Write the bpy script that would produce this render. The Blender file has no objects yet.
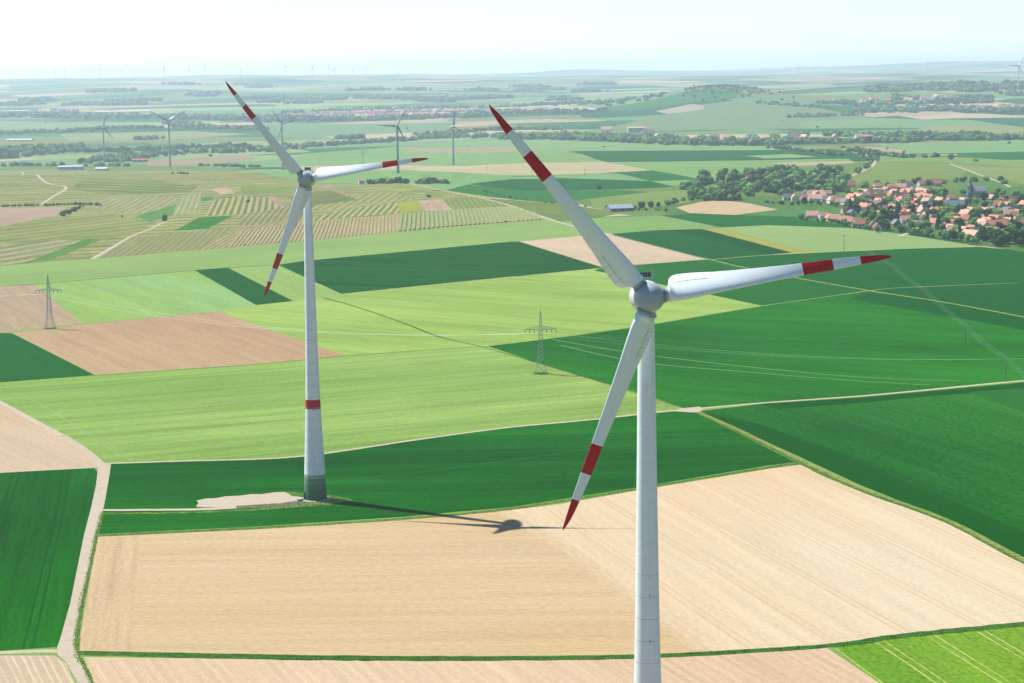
import bpy, math, random
import numpy as np
from mathutils import Vector, Matrix
from mathutils.geometry import delaunay_2d_cdt
random.seed(7); rnd = random.Random(11)
sc = bpy.context.scene
COL = sc.collection
W, HH = 1024, 683
F = 1991.0                       # focal length in pixels (a 70 mm lens)
CAMZ = 143.0
HOR = 74.0
PITCH = math.atan((HH/2-HOR)/F)
ROLL = 0.0127
# ---------------------------------------------------------------- camera
fw = Vector((0, math.cos(PITCH), -math.sin(PITCH)))
rt0 = Vector((1, 0, 0)); up0 = rt0.cross(fw)
# the horizon rises to the right
rt = (rt0*math.cos(ROLL) - up0*math.sin(ROLL)); up = rt.cross(fw)
cam_d = bpy.data.cameras.new('camera'); cam = bpy.data.objects.new('camera', cam_d); COL.objects.link(cam)
M = Matrix((rt, up, -fw)).transposed().to_4x4(); M.translation = Vector((0, 0, CAMZ)); cam.matrix_world = M
cam_d.sensor_width = 36; cam_d.lens = F/W*36; cam_d.clip_start = 1; cam_d.clip_end = 90000
sc.camera = cam

def ray(px, py):
    return (fw*F + rt*(px-W/2) - up*(py-HH/2)).normalized()
def proj(p):
    v = Vector(p)-Vector((0, 0, CAMZ)); z = v.dot(fw)
    return (W/2+F*v.dot(rt)/z, HH/2-F*v.dot(up)/z)

# ---------------------------------------------------------------- terrain
def sst(a): return a*a*(3-2*a)
KD = np.array([0, 1650, 2100, 2500, 2780, 3150, 3600, 4300, 5500, 7500, 9500, 12000, 15000, 18000, 24000, 34000, 60000], float)
KL = np.array([0, 0, 4, 9, 12, -8, -27, -28, -26, -10, 24, 76, 126, 146, 150, 150, 150], float)
KR = np.array([0, 0, 0, 0, -2, -5, -9, -14, -18, -10, 22, 60, 90, 100, 108, 108, 108], float)
def H(x, y):
    x = np.asarray(x, float); y = np.asarray(y, float)
    d = np.maximum(y, 0)
    px = 512+F*x/np.maximum(y, 300)
    w = np.clip((560-px)/160, 0, 1); w = sst(w)
    i = np.clip(np.searchsorted(KD, d, side='right')-1, 0, len(KD)-2)
    t = sst(np.clip((d-KD[i])/(KD[i+1]-KD[i]), 0, 1))*.55+np.clip((d-KD[i])/(KD[i+1]-KD[i]), 0, 1)*.45
    z = (KL[i]+(KL[i+1]-KL[i])*t)*w + (KR[i]+(KR[i+1]-KR[i])*t)*(1-w)
    def g(cx, cy, sx, sy, a): return a*np.exp(-((x-cx)/sx)**2-((y-cy)/sy)**2)
    z = z + g(790, 7600, 260, 600, 56) + g(900, 7700, 950, 900, 34) + g(2050, 8600, 900, 1300, 72)
    z = z + g(950, 24500, 900, 2500, 70) + g(2600, 27000, 2600, 2500, 32) + g(6400, 25000, 2900, 2500, 120) + g(900, 13500, 800, 900, 22) + g(2500, 14500, 1200, 900, 26) + g(-3400, 17000, 1500, 1500, 14) + g(1400, 16000, 2200, 1500, 14)
    k = np.clip((d-5800)/5000, 0, 1.3)
    z = z + k*(4.5*np.sin(x/410+1.3*np.sin(y/900))+5*np.sin(y/520+x/1300+.7)+3.5*np.sin(x/230+y/700))
    return z
def hz(x, y): return float(H(x, y))
STEPS = np.concatenate([np.arange(200, 1700, 25), np.geomspace(1700, 34000, 900)])
def at(px, py):
    """the point of the terrain seen at a pixel"""
    d = ray(px, py)
    s = STEPS/d.y
    zz = CAMZ + d.z*s; gx = d.x*s
    below = zz < H(gx, STEPS)
    if not below.any(): k = len(STEPS)-1; return Vector((gx[k], STEPS[k], hz(gx[k], STEPS[k])))
    k = int(np.argmax(below)); a = s[max(k-1, 0)]; b = s[k]
    for _ in range(30):
        m = (a+b)/2; p = d*m
        if CAMZ+p.z < hz(p.x, p.y): b = m
        else: a = m
    p = d*b
    return Vector((p.x, p.y, hz(p.x, p.y)))

# ---------------------------------------------------------------- helpers
def tag(o, label=None, cat=None, group=None, kind=None):
    if label: o['label'] = label
    if cat: o['category'] = cat
    if group: o['group'] = group
    if kind: o['kind'] = kind
    return o
def empty(name, loc, rz=0):
    o = bpy.data.objects.new(name, None); COL.objects.link(o); o.location = loc; o.rotation_euler = (0, 0, rz); o.empty_display_size = .5
    return o
class MB:
    def __init__(s): s.v = []; s.f = []; s.m = []
    def add(s, vs, fs, mi=0):
        b = len(s.v); s.v += [tuple(v) for v in vs]; s.f += [tuple(i+b for i in f) for f in fs]; s.m += [mi]*len(fs)
    def box(s, c, d, mi=0, rz=0):
        cx, cy, cz = c; a, b, h = d[0]/2, d[1]/2, d[2]/2; cr, sr = math.cos(rz), math.sin(rz)
        vs = [(cx+x*a*cr-y*b*sr, cy+x*a*sr+y*b*cr, cz+z*h) for z in (-1, 1) for x, y in ((-1, -1), (1, -1), (1, 1), (-1, 1))]
        s.add(vs, [(3, 2, 1, 0), (4, 5, 6, 7), (0, 1, 5, 4), (1, 2, 6, 5), (2, 3, 7, 6), (3, 0, 4, 7)], mi)
    def bar(s, a, b, r, n=4, r2=None, mi=0):
        a = Vector(a); b = Vector(b); d = (b-a).normalized(); r2 = r if r2 is None else r2
        u = d.cross(Vector((0, 0, 1)) if abs(d.z) < .9 else Vector((1, 0, 0))).normalized(); w = d.cross(u)
        vs = [a+(u*math.cos(t)+w*math.sin(t))*r for t in [2*math.pi*k/n for k in range(n)]] + [b+(u*math.cos(t)+w*math.sin(t))*r2 for t in [2*math.pi*k/n for k in range(n)]]
        s.add(vs, [(k, (k+1) % n, n+(k+1) % n, n+k) for k in range(n)]+[tuple(range(n))[::-1], tuple(range(n, 2*n))], mi)
    def lathe(s, prof, n=48, axis='z', mis=None, c=(0, 0, 0)):
        vs = []
        for (r, h) in prof:
            for k in range(n):
                t = 2*math.pi*k/n
                vs.append((c[0]+r*math.cos(t), c[1]+r*math.sin(t), c[2]+h) if axis == 'z' else (c[0]+r*math.cos(t), c[1]+h, c[2]+r*math.sin(t)))
        for i in range(len(prof)-1):
            fs = [(i*n+k, i*n+(k+1) % n, (i+1)*n+(k+1) % n, (i+1)*n+k) for k in range(n)]
            if axis == 'y': fs = [f[::-1] for f in fs]
            b = len(s.v)
            s.f += [tuple(q+b for q in f) for f in fs]; s.m += [mis[i] if mis else 0]*n
        s.v += vs
    def build(s, name, mats, parent=None, smooth=False, loc=None):
        me = bpy.data.meshes.new(name); me.from_pydata(s.v, [], s.f)
        for m in (mats if isinstance(mats, (list, tuple)) else [mats]): me.materials.append(m)
        if len(me.materials) > 1: me.polygons.foreach_set('material_index', s.m)
        if smooth: me.polygons.foreach_set('use_smooth', [True]*len(me.polygons))
        me.update()
        o = bpy.data.objects.new(name, me); COL.objects.link(o)
        if parent: o.parent = parent
        if loc is not None: o.location = loc
        return o
def copy_tree(o, parent=None):
    c = o.copy(); COL.objects.link(c)
    if parent: c.parent = parent
    for ch in [q for q in bpy.data.objects if q.parent == o] if o.name not in KIDS else KIDS[o.name]:
        copy_tree(ch, c)
    return c
KIDS = {}
def index_kids():
    KIDS.clear()
    for q in bpy.data.objects:
        KIDS.setdefault(q.name, [])
        if q.parent: KIDS.setdefault(q.parent.name, []).append(q)

# ---------------------------------------------------------------- materials
def lin(c):
    c = c/255
    return c/12.92 if c <= .04045 else ((c+.055)/1.055)**2.4
GAIN = 3.0        # picture brightness of a white sunlit ground at this exposure
def alb(rgb, g=None):
    c = [min(.85, lin(q)/(g or GAIN)) for q in rgb]
    if rgb[0] > rgb[1]: c = [min(.6, q*1.14) for q in c]           # dry soils, straw
    elif rgb[0] < 90: c = [c[0]*.55, c[1]*.97, c[2]*.30]           # young cereals: deep green
    else: c = [c[0]*1.0, c[1], c[2]*.84]
    return tuple(c)+(1,)
def new_mat(name, col=None, rough=.9, spec=.2):
    m = bpy.data.materials.new(name); m.use_nodes = True
    b = m.node_tree.nodes['Principled BSDF']; b.inputs['Roughness'].default_value = rough
    b.inputs['Specular IOR Level'].default_value = spec
    if col: b.inputs['Base Color'].default_value = col
    return m
def N(nt, t, **kw):
    n = nt.nodes.new(t)
    for k, v in kw.items(): setattr(n, k, v)
    return n
def mth(nt, op, a, b=None, c=None):
    n = N(nt, 'ShaderNodeMath', operation=op)
    for i, q in enumerate((a, b, c)):
        if q is None: continue
        if isinstance(q, (int, float)): n.inputs[i].default_value = q
        else: nt.links.new(q, n.inputs[i])
    return n.outputs[0]
def mix(nt, f, a, b):
    n = N(nt, 'ShaderNodeMix', data_type='RGBA')
    for s, q in ((n.inputs[0], f), (n.inputs[6], a), (n.inputs[7], b)):
        if isinstance(q, (int, float, tuple)): s.default_value = q
        else: nt.links.new(q, s)
    return n.outputs[2]
def noise(nt, vec, scale, detail=2, rough=.5):
    n = N(nt, 'ShaderNodeTexNoise'); n.inputs['Scale'].default_value = scale; n.inputs['Detail'].default_value = detail; n.inputs['Roughness'].default_value = rough
    nt.links.new(vec, n.inputs['Vector']); return n.outputs['Fac']
def rng(nt, v, a, b, c=0, d=1):
    n = N(nt, 'ShaderNodeMapRange'); nt.links.new(v, n.inputs[0])
    for i, q in enumerate((a, b, c, d)): n.inputs[1+i].default_value = q
    return n.outputs[0]
def mapping(nt, rz, sx, sy, sz=1, loc=(0, 0, 0)):
    g = N(nt, 'ShaderNodeNewGeometry')
    r = N(nt, 'ShaderNodeVectorRotate', rotation_type='Z_AXIS'); nt.links.new(g.outputs['Position'], r.inputs['Vector']); r.inputs['Angle'].default_value = -rz
    m = N(nt, 'ShaderNodeMapping'); nt.links.new(r.outputs[0], m.inputs['Vector']); m.inputs['Scale'].default_value = (sx, sy, sz); m.inputs['Location'].default_value = loc
    return m.outputs[0], r.outputs[0]
def scale3(c, k): return tuple(min(.9, q*k) for q in c[:3])+(1,)
def field_mat(name, rgb, ang=0, rows=.12, fine=.12, big=.14, alt=None, tram=0, tramcol=None, rowf=.35, tramw=.5, seed=0, stripes=None, finef=.6, bsc=1.0):
    """rgb: colour of the sunlit field; rows along `ang`; alt: second tone in big patches; tram: spacing of the tramlines;
       stripes: (spacing, colour, share) regular rows such as vines"""
    m = new_mat(name, rough=1.0, spec=0.0); nt = m.node_tree; L = nt.links
    c = alb(rgb); a = alb(alt) if alt else scale3(c, .86)
    off = (seed*13.7, seed*7.3, 0)
    v1, rot = mapping(nt, ang, .012, rowf, 1, off)
    v2, _ = mapping(nt, ang, finef*.6, finef, 1, off)
    v3, _ = mapping(nt, ang, .004*bsc, .009*bsc, 1, off)
    n_row = noise(nt, v1, 1.0, 3, .65); n_f = noise(nt, v2, 1.0, 2, .6); n_b = noise(nt, v3, 1.0, 4, .55)
    base = mix(nt, rng(nt, n_b, .38, .62), c, a)
    v4, _ = mapping(nt, ang, .0016, min(.055, rowf*.35), 1, off); n_m = noise(nt, v4, 1.0, 2, .5)
    k = mth(nt, 'ADD', mth(nt, 'MULTIPLY', mth(nt, 'SUBTRACT', n_row, .5), rows*3), mth(nt, 'MULTIPLY', mth(nt, 'SUBTRACT', n_f, .5), fine*4))
    k = mth(nt, 'ADD', k, mth(nt, 'MULTIPLY', mth(nt, 'SUBTRACT', n_b, .5), big*2))
    k = mth(nt, 'ADD', k, mth(nt, 'MULTIPLY', mth(nt, 'SUBTRACT', n_m, .5), rows*1.6))
    k = mth(nt, 'ADD', k, 1.0)
    sepn = N(nt, 'ShaderNodeSeparateXYZ'); L.new(rot, sepn.inputs[0]); vv = sepn.outputs[1]
    col = base
    if stripes:
        sp, scol, share = stripes
        fr = mth(nt, 'FRACT', mth(nt, 'ADD', mth(nt, 'MULTIPLY', vv, 1/sp), mth(nt, 'MULTIPLY', n_f, .25)))
        col = mix(nt, mth(nt, 'LESS_THAN', fr, share), col, alb(scol))
    if tram:
        wob = mth(nt, 'MULTIPLY', mth(nt, 'SUBTRACT', n_b, .5), 6)
        fr = mth(nt, 'MULTIPLY', mth(nt, 'FRACT', mth(nt, 'MULTIPLY', mth(nt, 'ADD', vv, wob), 1/tram)), tram)
        l1 = mth(nt, 'LESS_THAN', fr, tramw); l2 = mth(nt, 'COMPARE', fr, 2.6, tramw/2)
        li = mth(nt, 'MULTIPLY', mth(nt, 'MAXIMUM', l1, l2), rng(nt, n_row, .3, .6, .25, .9))
        col = mix(nt, li, col, alb(tramcol))
    mul = N(nt, 'ShaderNodeVectorMath', operation='SCALE'); L.new(col, mul.inputs[0]); L.new(k, mul.inputs['Scale'])
    b = nt.nodes['Principled BSDF']; L.new(mul.outputs[0], b.inputs['Base Color'])
    bp = N(nt, 'ShaderNodeBump'); bp.inputs['Strength'].default_value = .25; bp.inputs['Distance'].default_value = .3
    L.new(mth(nt, 'ADD', n_f, n_row), bp.inputs['Height']); L.new(bp.outputs[0], b.inputs['Normal'])
    return m
def patch_mat(name, cols, scale, ang, stretch=2.2, seed=0):
    """far patchwork of fields: one tone per cell"""
    m = new_mat(name, rough=1.0, spec=0.0); nt = m.node_tree; L = nt.links
    v, rot = mapping(nt, ang, scale, scale*stretch, .0001, (seed, seed*2, 0))
    nz, _ = mapping(nt, 0, .0012, .0012, .0001)
    wob = noise(nt, nz, 1, 2)
    add = N(nt, 'ShaderNodeVectorMath', operation='ADD'); L.new(v, add.inputs[0])
    cmb = N(nt, 'ShaderNodeCombineXYZ'); L.new(wob, cmb.inputs[0]); L.new(wob, cmb.inputs[1]); L.new(cmb.outputs[0], add.inputs[1])
    vo = N(nt, 'ShaderNodeTexVoronoi', distance='CHEBYCHEV', voronoi_dimensions='2D'); L.new(add.outputs[0], vo.inputs['Vector']); vo.inputs['Scale'].default_value = 1; vo.inputs['Randomness'].default_value = .75
    cr = N(nt, 'ShaderNodeValToRGB'); cr.color_ramp.interpolation = 'CONSTANT'
    sep = N(nt, 'ShaderNodeSeparateXYZ'); L.new(vo.outputs['Color'], sep.inputs[0]); L.new(sep.outputs[0], cr.inputs[0])
    el = cr.color_ramp.elements
    for i, c in enumerate(cols):
        e = el[0] if i == 0 else (el[1] if i == 1 else el.new(i/len(cols)))
        e.position = i/len(cols); e.color = alb(c)
    f1, _ = mapping(nt, ang, .02, .08, .001); nf = noise(nt, f1, 1, 3, .6)
    mul = N(nt, 'ShaderNodeVectorMath', operation='SCALE'); L.new(cr.outputs[0], mul.inputs[0]); L.new(rng(nt, nf, .3, .7, .82, 1.18), mul.inputs['Scale'])
    L.new(mul.outputs[0], nt.nodes['Principled BSDF'].inputs['Base Color'])
    return m

# ---------------------------------------------------------------- ground: fields and tracks cut out of one sheet
ZONES = []     # (name, label, category, material, polygon xy array); a later zone lies over an earlier one
def wdir(a, b):
    p, q = at(*a), at(*b); return math.atan2(q.y-p.y, q.x-p.x)
def smooth_line(pts, n=6):
    """Catmull-Rom through the points"""
    P = [np.array(p, float) for p in pts]
    if len(P) < 3: return P
    out = []
    for i in range(len(P)-1):
        p0 = P[max(i-1, 0)]; p1 = P[i]; p2 = P[i+1]; p3 = P[min(i+2, len(P)-1)]
        for k in range(n):
            t = k/n
            out.append(.5*((2*p1)+(-p0+p2)*t+(2*p0-5*p1+4*p2-p3)*t*t+(-p0+3*p1-3*p2+p3)*t**3))
    out.append(P[-1]); return out
def poly(name, label, pts, rgb, d=None, **kw):
    xy = [at(*p).to_2d() for p in pts]
    ang = wdir(*d) if d else 0
    ym = sorted(p.y for p in xy)[len(xy)//2]; ym = max(450, ym); dx = ym/F; dy = ym*ym/(F*140)
    eff = abs(math.cos(ang))*dy+abs(math.sin(ang))*dx
    kw['rowf'] = min(kw.get('rowf', .35), 1/(2.0*eff)); kw['finef'] = min(.8, 1/(1.6*math.sqrt(dx*dy)))
    mat = rgb if isinstance(rgb, bpy.types.Material) else field_mat(name+'_soil', rgb, ang, seed=len(ZONES), **kw)
    ZONES.append((name, label, 'field', mat, np.array([(p.x, p.y) for p in xy])))
def strip(name, label, pts, width, mat, cat='track', jag=0, sm=5):
    pp = smooth_line([(at(*p).x, at(*p).y) for p in pts], sm) if len(pts) > 2 else [np.array((at(*p).x, at(*p).y)) for p in pts]
    if len(pts) == 2 and jag:
        a, b = pp; n = max(4, int(np.linalg.norm(b-a)/8)); pp = [a+(b-a)*k/n for k in range(n+1)]
    L_, R_ = [], []
    for i, p in enumerate(pp):
        t = pp[min(i+1, len(pp)-1)]-pp[max(i-1, 0)]; t = t/np.linalg.norm(t); n = np.array((-t[1], t[0]))
        w = width(i/(len(pp)-1)) if callable(width) else width
        L_.append(p+n*(w/2)*(1+rnd.uniform(-jag, jag))); R_.append(p-n*(w/2)*(1+rnd.uniform(-jag, jag)))
    ZONES.append((name, label, cat, mat, np.array(L_+R_[::-1])))

# sunlit tones as they show in the picture
LG = (158, 196, 112); LG2 = (172, 206, 130); DG = (38, 112, 58); DG2 = (22, 100, 48); MG = (64, 134, 76)
TAN = (226, 198, 154); TAN2 = (236, 212, 178); PINK = (226, 190, 158); OLV = (150, 172, 96)
track_m = field_mat('track_gravel', (226, 212, 190), 0, rows=.04, fine=.12, big=.12, alt=(216, 200, 174))
verge_m = field_mat('verge_grass', (120, 158, 72), 0, rows=.1, fine=.7, big=.4, alt=(84, 130, 58))
verge_y = field_mat('verge_dry_grass', (190, 196, 120), 0, rows=.1, fine=.55, big=.3, alt=(150, 172, 90))
verge_d = field_mat('verge_deep_grass', (74, 122, 58), 0, rows=.1, fine=.75, big=.4, alt=(104, 142, 70))

B = 1400
near = lambda: None
poly('green_field', 'light green crop field around the left turbine', [(-600, 300), (1700, 300), (1700, 1400), (-600, 1400)], LG, ((60, 420), (500, 380)))
# --- far left vineyards (base)
poly('vineyard', 'olive green vineyard hillside at the left', [(-400, 290), (-400, 169), (0, 168.5), (256, 171.5), (300, 182), (411, 184), (446, 190.5), (479, 197), (512, 205), (549, 218), (545, 220.5), (512, 222.5), (398, 232), (256, 245.5), (170, 252.5), (92, 259), (24, 264), (0, 266)],
     (172, 182, 114), ((0, 190), (250, 182)), rows=.3, fine=.3, big=.35, alt=(168, 160, 108), rowf=.16, stripes=(34, (140, 158, 88), .4))
# S: long light band
poly('green_field', 'long light green field below the vineyards', [(-300, 292), (0, 266), (24, 264), (92, 259), (170, 252.5), (256, 245.5), (398, 232), (512, 222.5), (549, 219.5), (579, 227.5), (607, 233.7), (580, 236), (519, 241.5), (278, 264.5), (228, 267.5), (195, 270), (35, 284), (0, 286), (-300, 312)],
     (166, 202, 122), ((0, 275), (500, 232)), rows=.06, fine=.08, big=.06)
poly('green_field', 'light green field left of the dark green wedge', [(35, 284.5), (195, 270.5), (256, 305), (217, 310.5), (82, 323.5)], (170, 208, 112), ((60, 290), (130, 318)), rows=.16, big=.16, alt=(160, 204, 134))
poly('green_field', 'pale green strip between the two dark green fields', [(228, 268), (278, 265), (341, 294), (325, 298), (293, 301)], (170, 206, 120), ((228, 268), (293, 301)))
poly('green_field', 'dark green wedge behind the lower blade of the left turbine', [(195, 270.3), (228, 267.7), (293, 301), (256, 305)], (34, 110, 56), ((195, 270), (256, 305)), rows=.1)
poly('green_field', 'dark green field right of the left tower', [(278.5, 264.7), (303, 261), (512, 241.5), (519, 241.7), (602, 267.7), (512, 276.5), (341, 293.8)], (28, 104, 50), ((300, 268), (500, 274)), tram=30, tramcol=(52, 128, 66), tramw=1.4, rows=.5, fine=.2, big=.2, rowf=.12)
poly('ploughed_field', 'pale brown ploughed field at the far left edge', [(-300, 310), (0, 286.3), (35, 284.6), (82, 323.3), (0, 332), (-300, 362)], (198, 174, 140), ((10, 290), (60, 322)), rows=.2)
poly('ploughed_field', 'brown ploughed field left of the left tower', [(12.5, 333), (82, 325), (217.5, 311.3), (256, 325), (345, 355.5), (256, 364), (95, 375)], (206, 176, 136), ((100, 330), (200, 372)), rows=.16, alt=(194, 160, 124), rowf=.2)
poly('green_field', 'dark green field cut by the left frame edge', [(-200, 352), (0, 333), (12, 333.3), (95, 375.2), (0, 382.5), (-200, 402)], (44, 118, 74), ((0, 345), (60, 365)), fine=.25)
# O light greens mid
poly('green_field', 'light green field crossed by a thin ditch in the middle', [(217.5, 310.5), (256, 305), (293, 301.3), (341, 294), (512, 277), (602, 268), (697, 292), (762, 306), (640, 326), (560, 337), (487, 346), (440, 349), (345, 355.5), (256, 325)],
     (168, 204, 104), ((350, 300), (620, 320)), rows=.2, big=.16, alt=(178, 210, 116), tram=34, tramcol=(152, 190, 96), tramw=1.2)
poly('green_field', 'large light green field behind the left tower foot', [(-200, 402), (0, 382.5), (95, 375.2), (256, 364.2), (345, 356), (440, 349.2), (487, 346.2), (530, 360), (580, 375), (640, 393), (683, 408), (597, 419.5), (512, 427), (431, 437.5), (341, 451), (303, 456), (256, 459), (180, 461), (111, 463), (80, 446), (40, 421), (0, 400), (-200, 310)],
     (152, 192, 100), ((60, 420), (500, 384)), tram=36, tramcol=(134, 178, 88), tramw=1.0, rows=.28, fine=.16, big=.14, alt=(166, 202, 114), rowf=.13)
poly('green_field', 'mid green field behind the hub of the front turbine', [(594, 270.5), (602, 267.3), (640, 264), (697, 259.7), (712, 259.3), (792, 277), (868, 290.5), (762, 305.5), (697, 292), (640, 280)], (58, 128, 78), ((700, 270), (860, 288)))
poly('ploughed_field', 'pale tan field behind the upper blade of the front turbine', [(519.5, 241.5), (580, 236), (607, 233.7), (707, 259.5), (697, 260), (602, 267)], (228, 204, 172), ((540, 242), (640, 264)), rows=.1)
poly('green_field', 'pale green field above the tan field', [(560, 221.5), (602, 217.5), (672, 215), (720, 227), (702, 229), (612, 233.7), (580, 228)], (150, 194, 116), ((600, 220), (700, 226)))
poly('green_field', 'dark green field right of the tan field', [(612, 233.8), (660, 230), (702, 229), (768, 246), (793, 252.5), (768, 254.7), (712, 259.6)], (40, 112, 72), ((660, 232), (760, 254)), big=.2)
poly('green_field', 'deep green strip beside the yellow one', [(672, 230.4), (702, 229), (793, 252.6), (768, 254)], (26, 100, 54), ((700, 230), (790, 252)))
poly('flower_strip', 'yellow green strip left of the pale field', [(702, 228.9), (719.5, 227.7), (768, 240), (818, 252.3), (793, 252.8)], (190, 194, 104), ((710, 228), (800, 252)))
poly('green_field', 'pale green field in front of the village', [(719.5, 227.7), (768, 225.2), (850, 228), (897, 233.5), (977, 245.5), (920, 249), (818, 252.5), (768, 240)], (172, 204, 136), ((740, 228), (940, 248)), rows=.06, fine=.06)
poly('green_field', 'dark green field left of the village', [(660, 215.4), (707, 213), (768, 213.6), (800, 217), (850, 222), (900, 229), (960, 240), (985, 246), (977, 245.8), (897, 233.3), (850, 227.8), (768, 225), (720, 227)], (56, 126, 72), ((700, 216), (900, 232)))
poly('green_field', 'dark green field under the tip of the right blade', [(712, 260), (768, 255), (893, 249.2), (980, 246.8), (1024, 251), (1150, 258), (1500, 275), (1500, 300), (1150, 277), (1024, 282.5), (960, 285), (898, 287.7), (868, 290.5), (792, 277), (745, 268)], (44, 118, 64), ((800, 260), (1000, 280)), big=.16, alt=(36, 108, 70))
poly('green_field', 'bluish green field at the right edge', [(866, 290), (898, 288), (960, 285.2), (1024, 282.7), (1150, 277.5), (1500, 300), (1500, 420), (1150, 344), (1024, 317), (943, 302)], (44, 114, 76), ((910, 290), (1020, 315)), big=.2)
poly('green_field', 'large green field right of the front hub', [(487, 346), (560, 337), (640, 326), (762, 306), (868, 291), (943, 302), (1024, 317), (1150, 344), (1500, 425), (1500, 350), (1150, 371), (1024, 380.5), (925, 390), (860, 396), (768, 402.5), (697, 408.5), (683, 408), (640, 393), (580, 375), (530, 360)],
     (48, 122, 56), ((560, 345), (1000, 372)), tram=40, tramcol=(72, 148, 76), tramw=1.0, rows=.26, fine=.26, big=.3, alt=(66, 142, 66))
poly('green_field', 'deeper green band along the top of the large field', [(868, 291.2), (943, 302.2), (1024, 317), (1150, 344), (1150, 358), (1024, 330), (930, 313), (850, 299)], (36, 112, 62), ((880, 295), (1020, 325)))
for a in (((560, 345), (640, 362), (760, 373), (860, 381), (930, 385)), ((553, 339.5), (640, 354), (760, 368), (860, 377), (960, 381))):
    strip('tramline', 'faint pale wheel marks across the large green field', a, 2.4, field_mat('tramline_soil', (104, 168, 98), 0))
poly('green_field', 'blue green field right of the diagonal track', [(700, 411), (768, 403), (860, 397), (925, 391), (1024, 382), (1150, 373), (1500, 352), (1500, 800), (1150, 622), (1024, 559), (940, 517), (860, 485), (800, 457), (740, 430)],
     (44, 120, 64), ((800, 420), (1000, 490)), rows=.3, fine=.4, big=.3, alt=(82, 142, 84), bsc=.5, tram=28, tramcol=(36, 104, 56), tramw=.6)
poly('green_field', 'deep green band beside the diagonal track', [(700, 412), (760, 424), (813, 443), (860, 461), (993, 518), (1024, 533), (1150, 598), (1150, 622), (1024, 559), (940, 517), (860, 485), (800, 457), (740, 430)], (30, 104, 48), ((813, 443), (993, 518)), rows=.1)
poly('green_field', 'deep green strip along the straight track at right', [(760, 404.5), (860, 398), (1024, 383), (1150, 374), (1150, 384), (1024, 390), (930, 396), (860, 403), (780, 409)], (32, 104, 56), ((800, 403), (1000, 386)))
poly('green_field', 'lighter wedge in the blue green field at right', [(968, 392), (1024, 388), (1150, 380), (1150, 430), (1024, 412)], (70, 134, 92), ((980, 395), (1024, 405)), fine=.25)
# I dark strip with turbine pad
poly('green_field', 'dark green field around the foot of the left turbine', [(111, 463.5), (180, 461), (256, 459), (303, 456), (341, 451), (431, 437.5), (512, 427), (597, 419.5), (683, 410.5), (697, 411), (740, 431), (800, 461.5), (768, 465.5), (640, 487), (512, 507), (400, 517), (256, 526.5), (98, 534), (102, 508)],
     (24, 102, 46), ((130, 480), (600, 470)), rows=.45, fine=.34, big=.3, alt=(46, 124, 54), tram=18, tramcol=(40, 122, 60), tramw=.8)
strip('tramline', 'faint pale wheel marks in the dark green field', ((111, 487), (200, 487), (310, 482.5), (420, 472), (512, 460), (600, 448), (660, 442)), 1.1, field_mat('tramline_soil', (58, 134, 80), 0))
# tans
tan_left = [(97, 537), (256, 529.5), (400, 520.5), (512, 510), (540, 527), (590, 560), (640, 598), (690, 635), (713, 651), (660, 654), (450, 656.5), (300, 655), (78, 650.5)]
poly('ploughed_field', 'large golden tan field, left half', tan_left, (228, 204, 162), ((110, 590), (600, 585)), rows=.13, fine=.14, big=.14, alt=(222, 194, 146), rowf=.2)
poly('ploughed_field', 'large pale tan field, right half with slanting drill rows', [(512, 510), (560, 504), (640, 490), (768, 469), (803, 464.5), (860, 491), (945, 522), (1024, 563), (1150, 628), (1150, 608), (1024, 622), (900, 634), (820, 645), (713, 651), (690, 635), (640, 598), (590, 560), (540, 527)],
     (248, 230, 196), ((768, 500), (1024, 628)), rows=.13, fine=.1, big=.2, alt=(234, 202, 158), bsc=.45, rowf=.3, tram=21, tramcol=(222, 190, 146), tramw=.45)
for k_, c_ in ((-9, (226, 201, 160)), (0, (231, 207, 168)), (9, (235, 213, 176))):
    strip('ploughed_field', 'soft change of tone where the two halves of the tan field meet', [(512+k_*1.2, 511), (540+k_*1.2, 527), (590+k_*1.2, 560), (640+k_*1.2, 598), (690+k_*1.2, 635), (708+k_*1.2, 649.5)], 3.4, field_mat('tan_blend_soil', c_, wdir((768, 500), (1024, 628)), rows=.1, fine=.12, rowf=.5, alt=c_), 'field', .6, 30)
poly('ploughed_field', 'headland rows at the left end of the tan field', [(97, 538), (140, 536), (131, 650), (78, 650.3)], (224, 197, 154), ((100, 640), (112, 545)), rows=.22, fine=.15, big=.1, rowf=.3)
poly('ploughed_field', 'pinkish tan field along the lower edge', [(84, 657), (300, 660), (450, 661), (640, 659), (826, 647.5), (884, 686), (1150, 900), (1600, B), (-300, B), (94, 690)], (230, 198, 160), ((560, 662), (591, 683)), rows=.13, fine=.1, big=.14, alt=(232, 206, 172), rowf=.5, tram=3.2, tramcol=(238, 214, 182), tramw=.5)
poly('green_field', 'bright lime field in the lower right corner', [(829, 645), (900, 637.5), (1024, 626), (1150, 610), (1700, 560), (1700, B), (1600, B), (1150, 900), (884, 686)], (146, 190, 62), ((930, 640), (1005, 688)), rows=.22, fine=.35, big=.25, alt=(120, 174, 52), rowf=.6, tram=14, tramcol=(214, 220, 140), tramw=.55)
poly('ploughed_field', 'pale tan field in the lower left corner', [(-600, 680), (0, 655.5), (54, 655.5), (66, 663), (75, 683), (80, 700), (-600, 900)], (228, 206, 170), ((20, 660), (32, 683)), rows=.1, tram=4, tramcol=(240, 222, 194))
poly('ploughed_field', 'tan field beside the track at the left edge', [(-300, 236), (0, 402.5), (40, 422), (80, 447), (98, 461), (101, 467), (0, 472), (-300, 488)], (226, 202, 168), ((0, 430), (80, 462)), rows=.1, alt=(212, 184, 146))
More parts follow.
